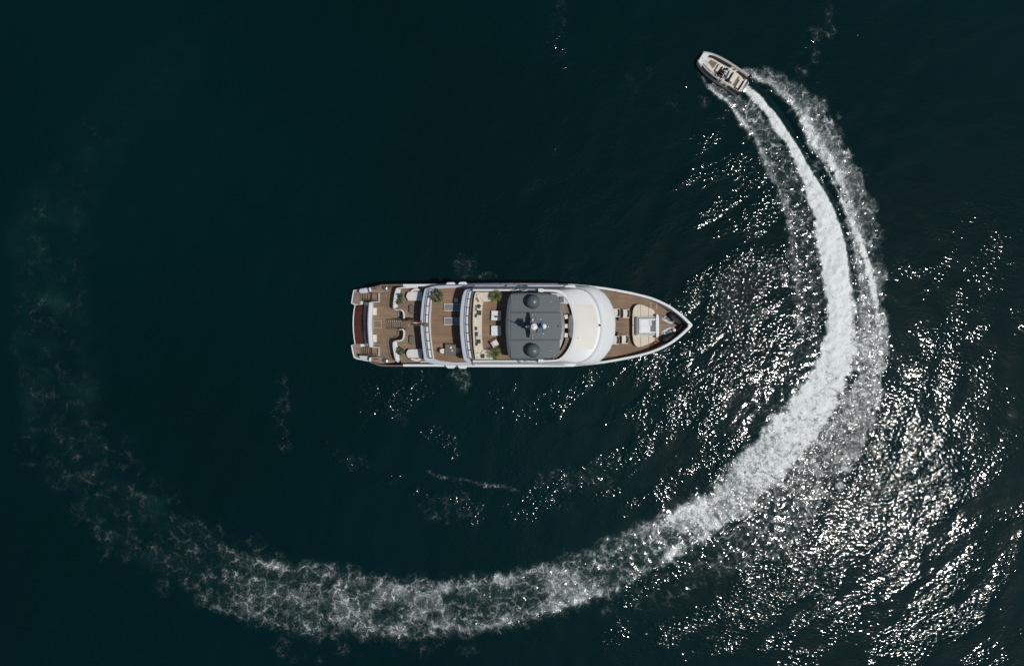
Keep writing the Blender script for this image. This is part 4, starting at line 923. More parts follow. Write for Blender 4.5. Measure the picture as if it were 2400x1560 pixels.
mb = MB(); mb.box(P(*Z5(1270, 790), 5.3), (.5, .28, .2)); mb.build('stem_roller', M['steel'], Y, bevel=.04)
mb = MB(); mb.lathe(P(*Z5(965, 565), ZF), [(.12, 0), (.06, .05), (.06, .22), (.13, .26), (.12, .3)], 14); mb.build('bollard', M['steel'], Y)

# =================================================================== LOOSE THINGS ON THE YACHT
def rbox(name, cat, label, c, size, mat, rz=0, group=None, bevel=.06, ry=0, rx=0):
    o = MB().box((0, 0, size[2] / 2), size).build(name, mat, None, bevel=bevel, seg=3)
    o.location = c; o.rotation_euler = (rx, ry, rz); return tag(o, label, cat, group)
# ottomans
rbox('ottoman', 'ottoman', 'pale square ottoman by the white stern bench, on the port half of the aft deck', P(*Z1(442, 578), ZA), (.56, .86, .42), M['offwhite'], group='square ottomans')
rbox('ottoman', 'ottoman', 'pale square ottoman by the white stern bench, nearer the starboard stairs', P(*Z1(441, 982), ZA), (.56, .86, .42), M['offwhite'], group='square ottomans')
o1 = rbox('coffee_table', 'table', 'white square low table with a small dark dish on it, behind the cream corner sofa', P(*Z2(1178, 641), ZS), (1.0, 1.0, .42), M['white'], rz=-.03, group='white low tables on the sundeck', bevel=.03)
rbox('coffee_table', 'table', 'white square low table with a bare top, behind the cream corner sofa', P(*Z2(1178, 868), ZS), (1.02, 1.04, .42), M['white'], rz=0, group='white low tables on the sundeck', bevel=.03)
d = MB().lathe((0, 0, 0), [(.02, 0), (.13, .03), (.14, .07), (.12, .07), (.02, .04)], 16, sx=1.3, sy=.7).build('dish', M['navy'], None); d.location = P(*Z2(1176, 655), ZS + .42) + Vector((0, 0, .002)); tag(d, 'small dark oval dish lying on the white low table', 'dish')

# lounge armchairs on the terrace
def lounge(loc, flip, label):
    t = thing('lounge_armchair', label, 'armchair', loc, 'grey lounge armchairs on the terrace')
    MB().box((.1, 0, .2), (1.5, 1.15, .28)).build('base', M['pot'], t, world=False, bevel=.08)
    MB().box((.12, -.16 * flip, .43), (1.6, 1.0, .2)).build('seat_cushion', M['fabric'], t, world=False, bevel=.07, seg=3)
    A = smooth_path([Vector((-.35, .42 * flip, .8)), Vector((0, .66 * flip, .8)), Vector((.5, .72 * flip, .8)), Vector((.85, .55 * flip, .8))]); B = smooth_path([Vector((-.2, .3 * flip, .8)), Vector((.1, .42 * flip, .8)), Vector((.5, .44 * flip, .8)), Vector((.75, .36 * flip, .8))])
    MB().prism(A + B[::-1], .2).build('side_bolster', M['fabric'], t, world=False, bevel=.06, seg=3)
    A = smooth_path([Vector((-.62, .25 * flip, .78)), Vector((-.8, 0, .78)), Vector((-.78, -.4 * flip, .78)), Vector((-.5, -.66 * flip, .78))]); B = smooth_path([Vector((-.4, .2 * flip, .78)), Vector((-.42, 0, .78)), Vector((-.42, -.35 * flip, .78)), Vector((-.38, -.62 * flip, .78))])
    MB().prism(A + B[::-1], .2).build('backrest', M['fabric'], t, world=False, bevel=.06, seg=3)
lounge(P(*Z1(1040, 330), ZT + .03), 1, 'grey lounge armchair beside the two small potted plants, partly under the deck edge')
lounge(P(*Z1(1040, 1232), ZT + .03), -1, 'grey lounge armchair beside the single small potted plant, partly under the deck edge')
def slat_table(loc, label):
    t = thing('side_table', label, 'table', loc, 'brown slatted side tables on the terrace')
    MB().box((0, 0, .44), (.5, .82, .05)).build('table_top', M['stone'], t, world=False, bevel=.01)
    for x in (-.2, .2):
        for y in (-.36, .36): MB().box((x, y, .21), (.05, .05, .42)).build('leg', M['wood'], t, world=False)
    for y in (-.5, .5): MB().box((-.04, y, .3), (.3, .06, .04)).build('handle', M['wood'], t, world=False)
slat_table(P(*Z1(1005, 545), ZT + .03), 'brown side table on the terrace, on the side with two potted plants')
slat_table(P(*Z1(1005, 1005), ZT + .03), 'brown side table on the terrace, on the side with one potted plant')
# sun loungers
def lounger(loc, label, towel=False):
    t = thing('sun_lounger', label, 'sun lounger', loc, 'white framed sun loungers')
    MB().box((0, .37, .28), (1.95, .06, .07)).box((0, -.37, .28), (1.95, .06, .07)).box((-.95, 0, .28), (.05, .74, .05)).box((.95, 0, .28), (.05, .74, .05)).build('frame', M['white'], t, world=False)
    MB().box((-.25, 0, .31), (1.35, .66, .04)).build('sling', M['mesh'], t, world=False, bevel=.01)
    MB().box((.68, 0, .42), (.62, .66, .04), ry=-.38).build('backrest', M['mesh'], t, world=False, bevel=.01)
    for x in (-.75, .75):
        for y in (-.37, .37): MB().box((x, y, .13), (.05, .05, .26)).build('leg', M['white'], t, world=False)
    return t
lounger(P(*Z2(530, 516), ZU), 'white framed sun lounger with grey sling, next to the small side table')
lounger(P(*Z2(530, 725), ZU), 'white framed sun lounger with a pale towel at its shaded head')
tw = MB(); random.seed(3)
for k in range(5): tw.box((random.uniform(-.15, .15), random.uniform(-.15, .15), .03), (.16, .1, .05), rz=random.uniform(0, 3))
tw = tw.build('towel', M['fabric'], None, bevel=.02); tw.location = P(*Z2(585, 725), ZU + .34) + Vector((0, 0, .02)); tag(tw, 'crumpled pale towel lying on the sun lounger nearest the centreline', 'towel')
t = thing('side_table', 'small square side table in the shade beside the outer sun lounger', 'table', P(*Z2(577, 412), ZU))
MB().box((0, 0, .42), (.38, .38, .04)).build('table_top', M['fabric'], t, world=False, bevel=.01)
for x in (-.15, .15):
    for y in (-.15, .15): MB().box((x, y, .2), (.04, .04, .4)).build('leg', M['rail'], t, world=False)
# dining table
t = thing('dining_table', 'taupe square dining table near the starboard rail of the upper deck', 'table', P(*Z2(497, 1155), ZU), rotz=-.03)
MB().box((0, 0, .73), (1.18, 1.22, .06)).build('table_top', M['stone'], t, world=False, bevel=.02)
for x in (-.5, .5):
    for y in (-.5, .5): MB().box((x, y, .35), (.08, .08, .7)).build('leg', M['wood'], t, world=False)
def cup(px, py, z, label, r=.07):
    o = MB().lathe((0, 0, 0), [(r * .3, 0), (r * 1.5, .01), (r * 1.5, .02), (r * .6, .03), (r, .10), (r * .85, .10), (r * .4, .04)], 16).build('cup', M['white'], None, smooth=False)
    o.location = P(px, py, z) + Vector((0, 0, .002)); tag(o, label, 'cup', 'cups on the dining table')
cup(*Z2(495, 1122), ZU + .76, 'white cup and saucer on the taupe dining table, the larger one', .085)
cup(*Z2(513, 1168), ZU + .76, 'small white cup on the taupe dining table, nearer the table middle', .06)
def chair(loc, rz, label, group, seatm=M['offwhite'], backm=M['brown'], w=.55):
    t = thing('dining_chair', label, 'chair', loc, group, rz)
    MB().box((0, 0, .44), (w, w, .10)).build('seat', seatm, t, world=False, bevel=.04, seg=3)
    pts = [Vector((-.30 - .02 * math.cos(a * 1.0), 0, 0)) for a in (0,)]
    A = [Vector((-.05 - .30 * math.cos(a), .31 * math.sin(a), .82)) for a in [math.radians(d_) for d_ in range(-95, 96, 19)]]; B = [Vector((-.05 - .24 * math.cos(a), .25 * math.sin(a), .82)) for a in [math.radians(d_) for d_ in range(-95, 96, 19)]]
    MB().prism(A + B[::-1], .46).build('backrest', backm, t, world=False, bevel=.02)
    for x in (-.22, .22):
        for y in (-.22, .22): MB().box((x, y, .2), (.035, .035, .4)).build('leg', M['wood'], t, world=False)
chair(P(*Z2(375, 1175), ZU), 0, 'chair with white seat on the sunny aft side of the dining table', 'chairs at the dining table')
chair(P(*Z2(608, 1160), ZU), math.pi, 'chair in the shade on the forward side of the dining table', 'chairs at the dining table')
# angled deck chair on sundeck
t = thing('deck_chair', 'wooden armchair with pale seat turned at an angle, beside the starboard palm', 'chair', P(*Z2(1172, 1055), ZS), rotz=math.radians(-58))
MB().box((0, 0, .42), (.62, .5, .1)).build('seat', M['offwhite'], t, world=False, bevel=.04)
MB().box((0, -.34, .6), (.66, .09, .45), rx=.25).build('backrest', M['offwhite'], t, world=False, bevel=.03)
for x in (-.36, .36):
    MB().box((x, 0, .58), (.07, .8, .05)).build('armrest', M['wood'], t, world=False)
    for y in (-.33, .33): MB().box((x, y, .28), (.06, .06, .56)).build('leg', M['wood'], t, world=False)
# helm stools
for X, Yy, rz, lb in ((1133, 660, .15, 'white helm stool turned slightly, nearest the bar counter'), (1137, 798, 0, 'white helm stool in the middle of the row behind the console'), (1133, 935, -.1, 'white helm stool nearest the curved wooden bench')):
    t = thing('helm_stool', lb, 'stool', P(*Z3(X, Yy), ZS), 'white helm stools behind the console', rz)
    MB().box((0, 0, .72), (.34, .44, .12)).build('seat', M['offwhite'], t, world=False, bevel=.04, seg=3)
    MB().box((-.17, 0, .86), (.06, .42, .24)).build('backrest', M['offwhite'], t, world=False, bevel=.02)
    MB().lathe((0, 0, 0), [(.16, 0), (.15, .03), (.03, .06), (.03, .66)], 14).build('pedestal', M['steel'], t, world=False)
# scatter cushions
CU = [(915, 350, .42, 'fabric', 'white scatter cushion in the port corner of the cream sofa', .42), (897, 405, .6, 'midgrey', 'slim grey striped cushion beside the white cushion in the port corner', .34),
      (873, 525, .12, 'midgrey', 'mid grey cushion leaning on the sofa back, beside a tilted dark one', .42), (918, 500, -.6, 'navy', 'dark cushion lying tilted on the seat near the port end', .38),
      (920, 598, -.15, 'navy', 'large dark cushion lying flat close to the seat edge, port half', .48), (868, 642, .03, 'navy', 'dark cushion against the backrest, alone just past the first seam', .34),
      (870, 835, .03, 'navy', 'dark cushion against the backrest near the middle of the sofa', .36), (877, 918, .02, 'navy', 'dark cushion against the backrest beside the second seam', .42),
      (866, 1000, .1, 'midgrey', 'mid grey cushion leaning on the sofa back, starboard half', .42), (915, 1030, .08, 'navy', 'dark cushion lying forward on the seat, starboard half', .42),
      (880, 1072, .02, 'navy', 'dark cushion tucked behind another at the starboard half', .32), (975, 1250, .0, 'navy', 'dark oblong cushion on the short starboard arm of the sofa', .42),
      (905, 1232, -.6, 'fabric', 'white scatter cushion in the starboard corner of the cream sofa', .44)]
for X, Yy, rz, mt, lb, s_ in CU:
    c_ = P(*Z2(X, Yy), ZS + .47)
    slim = mt == 'midgrey'
    o = MB().box((0, 0, .09), (s_ * (.6 if slim else 1), s_ * (1.5 if slim else 1.05), .17), taper=.86).build('scatter_cushion', M[mt], None, bevel=.05, seg=3)
    o.location = c_ + Vector((0, 0, .0)); o.rotation_euler = (0, -.3 if X < 885 else 0.05, rz); tag(o, lb, 'cushion', 'scatter cushions on the cream sofa')
# foredeck armchairs and stools
def farm(loc, label, up):
    t = thing('foredeck_armchair', label, 'armchair', loc, 'white armchairs on the foredeck')
    MB().box((0, 0, .35), (.66, .74, .16)).build('seat', M['offwhite'], t, world=False, bevel=.05, seg=3)
    A = [Vector((.18 + .26 * math.cos(a), .42 * math.sin(a), .78)) for a in [math.radians(d_) for d_ in range(-80, 81, 20)]]; B = [Vector((.14 + .16 * math.cos(a), .40 * math.sin(a), .78)) for a in [math.radians(d_) for d_ in range(-80, 81, 20)]]
    MB().prism(A + B[::-1], .2).build('backrest', M['brown'], t, world=False, bevel=.02)
    for y in (-.42, .42): MB().box((-.02, y, .5), (.74, .1, .08)).build('armrest', M['white'], t, world=False, bevel=.02)
    for x in (-.3, .3):
        for y in (-.42, .42): MB().box((x, y, .22), (.05, .05, .46)).build('leg', M['wood'], t, world=False)
farm(P(*Z4(925, 600), ZF), 'white armchair tucked half under the front edge of the white roof, port pair', 1)
farm(P(*Z4(1070, 612), ZF), 'white armchair standing nearest the sunpad, port pair', 1)
farm(P(*Z4(912, 1010), ZF), 'white armchair tucked half under the front edge of the white roof, starboard pair', -1)
farm(P(*Z4(1050, 1000), ZF), 'white armchair standing nearest the sunpad, starboard pair', -1)
for q, lb in (((985, 690), 'round brown side table beside the port pair of foredeck armchairs'), ((966, 925), 'round brown side table beside the starboard pair of foredeck armchairs')):
    t = thing('round_table', lb, 'table', P(*Z4(*q), ZF), 'round brown tables on the foredeck')
    MB().lathe((0, 0, 0), [(.20, 0), (.12, .04), (.1, .4)], 18).build('pedestal', M['wood'], t, world=False)
    MB().lathe((0, 0, .4), [(.23, 0), (.235, .03), (.22, .05)], 22).build('table_top', M['brown'], t, world=False)
# black bow fenders
def fender(a, b, r, label):
    a, b = Vector(a), Vector(b); mid_ = (a + b) / 2; t = thing('bow_fender', label, 'fender', (mid_.x, mid_.y, ZF), 'big black fenders in the bow')
    ax = (b - a); Ln = ax.length; ax.normalize(); z = r * 1.02
    prof = [(0.0, .05), (.05, .55), (.12, .85), (.2, 1), (.5, 1.02), (.8, 1), (.88, .85), (.95, .55), (1.0, .05)]
    p0 = Vector((a.x - mid_.x, a.y - mid_.y, z)); 
    MB().tube([p0 + ax * Ln * f for f, _ in prof], [r * k for _, k in prof], 20).build('body', M['blackcover'], t, world=False, smooth=True)
    side = Vector((-ax.y, ax.x, 0)); side = side if side.y < 0 else -side
    k0 = p0 + side * r * .45 + Vector((0, 0, r * .90))
    MB().tube([k0 + ax * Ln * .28, k0 + ax * Ln * .74], .025, 6).build('highlight_streak', M['midgrey'], t, world=False)  # lengthwise highlight on the black cover, put in as a thin grey tube
def zf(X, Yy, z): return P(1480 + X / 12.89, 700 + Yy / 12.89, z)
fender(zf(1120, 440, 4.3), zf(1500, 770, 4.3), .36, 'big black fender on the port side of the bow, by the windlass')
fender(zf(1620, 750, 4.3), zf(1340, 1080, 4.3), .36, 'big black fender furthest forward, tight under the stem')
fender(zf(1380, 1060, 4.3), zf(880, 1270, 4.3), .38, 'big black fender next to the orange rope coil')
# rope coil
mb = MB(); random.seed(5); c_ = P(1535.5, 809, ZF)
pts = []
for k in range(90):
    t_ = k * .42; r_ = .24 + .18 * math.sin(k * .31) + random.uniform(-.05, .05)
    pts.append(Vector((1.5 * r_ * math.cos(t_), r_ * math.sin(t_) + .25 * 1.5 * r_ * math.cos(t_), .04 + .12 * abs(math.sin(k * .17)))))
mb.tube(smooth_path(pts, 1), .018, 5); rc = mb.build('rope_coil', M['rope'], None); rc.location = c_; tag(rc, 'tangled orange red rope coil on the starboard foredeck', 'rope')
# ensign
t = thing('ensign_flag', 'green, white and red flag drooping from a short pole at the upper deck rail', 'flag', P(1000, 762, ZU + .3))
MB().box((-.02, .02, .15), (.55, .36, .2)).build('pole_bracket', M['stone'], t, world=False, bevel=.06)
MB().tube([(-.1, 0, .2), (-1.75, -.02, 1.0)], .03, 8).build('pole', M['wood'], t, world=False)
MB().ball((-1.78, -.02, 1.02), .06).build('finial', M['white'], t, world=False, smooth=True)
def cloth(u0, u1, name, mat):
    vs3 = []; f3 = []; n = 9
    for i in range(n):
        for j in range(n):
            u = u0 + (u1 - u0) * i / (n - 1); v = j / (n - 1)
            base = Vector((-.5, 0, .4)).lerp(Vector((-1.6, -.02, .94)), v)
            drop = u * (1.0 + .2 * math.sin(v * 5)); fold = .05 * math.sin(v * 8 + u * 3)
            vs3.append(base + Vector((fold * .6 - .18 * u * (.3), .04 + .5 * u * (1 - .3 * v) + fold, -drop * .75)))
    for i in range(n - 1):
        for j in range(n - 1): f3.append((i * n + j, i * n + j + 1, (i + 1) * n + j + 1, (i + 1) * n + j))
    o = MB().add(vs3, f3).build(name, mat, t, world=False, smooth=True); s_ = o.modifiers.new("s", 'SOLIDIFY'); s_.thickness = .012
cloth(0, .38, 'green_band', M['green']); cloth(.38, .70, 'white_band', M['flagwhite']); cloth(.70, 1.0, 'red_band', M['red'])
# plants
def palm(loc, label, R=.75, h=.9, n=26, seed=1, ttype='palm', name='potted_palm', group=None):
    random.seed(seed); t = thing(name, label, 'plant', loc, group)
    MB().lathe((0, 0, 0), [(.16, 0), (.22, .38), (.23, .40), (.19, .40), (.18, .34)], 20).build('pot', M['pot'], t, world=False)
    mb = MB()
    for k in range(4): mb.tube([(0, 0, .3), (.04 * math.cos(k * 1.6), .04 * math.sin(k * 1.6), .3 + h * .4)], [.03, .018], 6)
    mb.build('stem', M['wood'], t, world=False); mb = MB()
    if ttype == 'palm':
        for k in range(n):
            a = k * 2.399 + random.uniform(-.2, .2); Rr = R * random.uniform(.55, 1.1); lift = random.uniform(.15, .8) * h
            pts = [Vector((math.cos(a) * Rr * u, math.sin(a) * Rr * u, .3 + h * .4 + lift * math.sin(u * 2.2) - .2 * u * u)) for u in [i / 8 for i in range(9)]]
            for i in range(1, 9):
                d_ = (pts[i] - pts[i - 1]).normalized(); s_ = d_.cross(Vector((0, 0, 1))).normalized(); L_ = Rr * (.42 - .25 * abs(i / 8 - .3))
                for sg in (1, -1):
                    for hh in (0, .5):
                        b0 = pts[i - 1].lerp(pts[i], hh); tip = b0 + s_ * sg * L_ * random.uniform(.8, 1.1) + d_ * L_ * .8 + Vector((0, 0, random.uniform(-.12, .02)))
                        w = d_ * .022
                        mb.add([b0 - w, b0 + w, tip], [(0, 1, 2)])
    else:
        for k in range(n):
            a = random.uniform(0, 6.28); rr = R * math.sqrt(random.uniform(.02, 1)); z = .35 + h * random.uniform(.2, 1) * (1.1 - rr / R * .6)
            c0 = Vector((rr * math.cos(a), rr * math.sin(a), z)); d_ = Vector((math.cos(a + random.uniform(-.8, .8)), math.sin(a + random.uniform(-.8, .8)), random.uniform(-.5, .5))).normalized()
            s_ = d_.cross(Vector((random.uniform(-.4, .4), random.uniform(-.4, .4), 1))).normalized(); l = random.uniform(.16, .30); w = l * .3
            mb.add([c0, c0 + d_ * l * .5 + s_ * w, c0 + d_ * l, c0 + d_ * l * .5 - s_ * w], [(0, 1, 2, 3)])
    mb.build('foliage', M['palm'] if ttype == 'palm' else M['shrub'], t, world=False)
palm(P(*Z2(1165, 345), ZS), 'spiky green potted palm on the port side of the sundeck, by the sofa end', .78, .8, 13, 1)
palm(P(*Z2(1165, 1215), ZS), 'spiky green potted palm on the starboard side of the sundeck, by the angled chair', .78, .8, 13, 2)
palm(P(*Z2(300, 345), ZU), 'leafy dark potted plant in the port corner of the upper deck', .58, 1.1, 150, 3, 'shrub', 'potted_plant')
palm(P(*Z1(835, 355), ZT + .03), 'small leafy plant on the terrace, the one nearer the port rail of two together', .21, .7, 46, 4, 'shrub', 'potted_plant', 'small plants on the terrace')
palm(P(*Z1(820, 432), ZT + .03), 'small leafy plant on the terrace, the one nearer the centre stairs of two together', .21, .7, 46, 5, 'shrub', 'potted_plant', 'small plants on the terrace')
palm(P(*Z1(838, 1172), ZT + .03), 'small leafy plant standing alone on the starboard side of the terrace', .30, .7, 70, 6, 'shrub', 'potted_plant', 'small plants on the terrace')

# =================================================================== THE TENDER
TZ = .9
def ZT6(X, Yy, z): return P(1620 + X / 11.05, 100 + Yy / 11.05, z)
b0 = ZT6(250, 350, 0); s0 = ZT6(1440, 1130, 0); ctr = (b0 + s0) / 2; ctr.z = -.25; ang = math.atan2(b0.y - s0.y, b0.x - s0.x)
T = thing('tender', 'small open speedboat with grey and cream hull and brown deck inlays, carving the foaming turn', 'speedboat', ctr, rotz=ang)
Rm = Matrix.Rotation(-ang, 3, 'Z')
def tl(X, Yy, z):
    p = ZT6(X, Yy, z); q = Rm @ Vector((p.x - ctr.x, p.y - ctr.y, 0)); return Vector((q.x, q.y, z))
def tbuild(mb, name, mat, par=None, **k):
    return mb.build(name, mat, par if par is not None else T, world=False, **k)
# outline of the gunwale, starboard then port
stb = [(325, 238), (480, 250), (640, 300), (800, 372), (960, 460), (1120, 560), (1280, 670), (1430, 765), (1550, 850)]
prt = [(178, 465), (215, 560), (290, 660), (390, 765), (520, 870), (680, 985), (860, 1100), (1040, 1215), (1200, 1335)]
zg = 1.0
G1 = [tl(*p, zg) for p in stb]; G2 = [tl(*p, zg) for p in prt]
def lv(p, f, z, rk=0): return Vector((p.x - rk, p.y * f, z))
outl = G2[::-1] + [(G1[0] + G2[0]) / 2 + Vector((.04, 0, 0))] + G1
mb = MB(); n_ = len(outl)
lo1 = [lv(p, .93, .35, .25 * max(0, p.x / 3.3)) for p in outl]; lo2 = [lv(p, .55, -.3, .9 * max(0, p.x / 3.3)) for p in outl]
mb.strip(outl, lo1); mb.strip(lo1, lo2); mb.add(lo2, [tuple(range(n_))]); mb.add([outl[0], lo1[0], lo2[0], lo2[-1], lo1[-1], outl[-1]], [(0, 1, 2, 3, 4, 5)])
tbuild(mb, 'hull', M['tube'], smooth=False)
# deck sheet
mb = MB(); mb.prism([Vector((p.x, p.y * .98, zg - .06)) for p in outl], .3); tbuild(mb, 'deck', M['tgel'], bevel=.03)
# fat collars each side, charcoal topped, rounded black stern ends
for pts, sg in ((stb, 1), (prt, -1)):
    path = [tl(X, Yy, zg - .06) for X, Yy in pts]; path = [Vector((p.x, p.y * (1 - .12), p.z)) for p in path]; path = smooth_path(path, 2)
    col = tbuild(MB().tube(path, [.16 + .02 * math.sin(i / len(path) * 3.1) for i in range(len(path))], 12), 'collar', M['tube'], smooth=True)
    e = path[-1]; tbuild(MB().tube([e + Vector((.15, 0, 0)), e + Vector((-.05, 0, 0)), e + Vector((-.16, 0, 0)), e + Vector((-.24, 0, 0))], [.23, .23, .19, .07], 14), 'stern_cap', M['tgrey'], col, smooth=True)
def slab6(name, pts, z1, mat, z0=None, par=None, bevel=.015):
    mb = MB(); mb.prism([tl(*p, z1) for p in pts], (z0 if z0 is not None else z1 - .06)); return tbuild(mb, name, mat, par, bevel=bevel)
slab6('bow_deck', [(325, 245), (420, 248), (560, 282), (600, 310), (480, 300), (420, 365), (375, 420), (320, 510), (290, 560), (230, 520), (190, 465)], zg + .16, M['white'], .7, bevel=.05)
slab6('side_grip', [(490, 298), (560, 310), (700, 370), (860, 455), (1000, 535), (1092, 600), (1055, 630), (940, 570), (760, 470), (600, 375), (465, 330)], zg + .19, M['tgrey'])
slab6('side_grip', [(315, 562), (345, 620), (430, 710), (560, 820), (720, 940), (700, 965), (560, 880), (420, 765), (325, 660), (298, 600)], zg + .19, M['tgrey'])
slab6('side_grip', [(1230, 700), (1330, 770), (1480, 880), (1530, 930), (1490, 965), (1380, 880), (1290, 790), (1208, 725)], zg + .19, M['tgrey'])
slab6('side_grip', [(975, 1085), (1080, 1150), (1180, 1225), (1260, 1290), (1225, 1310), (1100, 1240), (955, 1115)], zg + .19, M['tgrey'])
ck = slab6('cockpit_floor', [(540, 405), (720, 480), (900, 590), (1070, 690), (1250, 810), (1350, 880), (1310, 960), (1160, 1190), (1060, 1110), (860, 950), (700, 870), (560, 745), (470, 500)], zg - .02, M['tgel'], .5)
slab6('bow_inlay', [(525, 425), (700, 505), (580, 650), (465, 495)], zg + .02, M['ttender'])
slab6('bow_seat', [(400, 365), (525, 385), (462, 492), (345, 440)], zg + .14, M['fabric'], .9, bevel=.03)
slab6('bow_seat', [(340, 445), (460, 495), (400, 590), (322, 510)], zg + .14, M['fabric'], .9, bevel=.03)
slab6('bow_seat', [(465, 500), (580, 660), (545, 735), (400, 595)], zg + .14, M['fabric'], .9, bevel=.03)
slab6('forward_seat', [(760, 515), (860, 560), (740, 760), (640, 700)], zg + .35, M['offwhite'], .9, bevel=.05)
slab6('seat_back', [(820, 590), (850, 600), (745, 770), (705, 750)], zg + .55, M['tgrey'], .9, bevel=.04)
cn = slab6('helm_console', [(870, 620), (950, 660), (850, 810), (760, 770)], zg + .6, M['tgrey'], .9, bevel=.04)
tbuild(MB().tube([tl(955 + 22 * math.cos(k * .628), 720 + 22 * math.sin(k * .628), zg + .62) for k in range(10)], .02, 6, True), 'steering_wheel', M['black'], cn)
slab6('windscreen', [(925, 622), (990, 655), (980, 680), (915, 645)], zg + .75, M['glass'], zg + .3)
slab6('helm_seat', [(1010, 680), (1090, 720), (1000, 900), (930, 900), (1000, 760)], zg + .42, M['fabric'], .9, bevel=.04)
slab6('helm_backrest', [(1100, 735), (1125, 750), (1010, 965), (975, 940)], zg + .62, M['tgrey'], .9, bevel=.03)
slab6('sun_lounge', [(1130, 748), (1235, 812), (1080, 1010), (1000, 965)], zg + .46, M['offwhite'], .9, bevel=.05)
slab6('aft_floor', [(1240, 850), (1280, 880), (1130, 1110), (1085, 1080), (1160, 960)], zg + .01, M['ttender'])
slab6('side_floor', [(870, 935), (930, 940), (1060, 1020), (1065, 1060), (960, 1010)], zg + .02, M['ttender'])
slab6('aft_seat', [(1300, 915), (1375, 955), (1230, 1180), (1165, 1130)], zg + .34, M['offwhite'], .9, bevel=.04)
slab6('aft_backrest', [(1385, 950), (1410, 965), (1265, 1190), (1240, 1175)], zg + .52, M['tgrey'], .9, bevel=.03)
slab6('stern_locker', [(1415, 950), (1480, 900), (1480, 950), (1290, 1240), (1210, 1240), (1270, 1190)], zg + .16, M['white'], .7, bevel=.04)
slab6('bathing_platform', [(1500, 985), (1512, 1040), (1460, 1120), (1370, 1220), (1310, 1255), (1295, 1235)], .75, M['tgel'], .55)
slab6('platform_inlay', [(1492, 1000), (1495, 1040), (1440, 1120), (1365, 1205), (1318, 1238)], .79, M['ttender'], .70)
for pts in ([(1385, 870), (1420, 865), (1455, 900), (1430, 935), (1385, 900)], [(1165, 1180), (1240, 1200), (1255, 1225), (1215, 1240), (1165, 1215)], [(1115, 640), (1180, 670), (1165, 700), (1110, 665)], [(860, 1020), (930, 1070), (925, 1105), (855, 1055)]):
    slab6('teak_step', pts, zg + .19, M['ttender'], bevel=.01)
tbuild(MB().lathe(tl(305, 392, zg + .05), [(.09, 0), (.09, .08), (.05, .12)], 14), 'anchor_light', M['black'])
tbuild(MB().tube([tl(322, 455, zg + .06), tl(322, 455, zg + .18)], .03, 8).tube([tl(300, 450, zg + .17), tl(345, 462, zg + .17)], .02, 6), 'cleat', M['steel'])
tbuild(MB().tube([tl(600, 735, zg + .2), tl(650, 790, zg + .26), tl(700, 840, zg + .2)], .03, 6), 'grab_rail', M['steel'])
tbuild(MB().tube([tl(390, 370, zg + .12), tl(430, 360, zg + .16), tl(500, 375, zg + .16), tl(530, 388, zg + .12)], .02, 6), 'grab_rail', M['steel'])

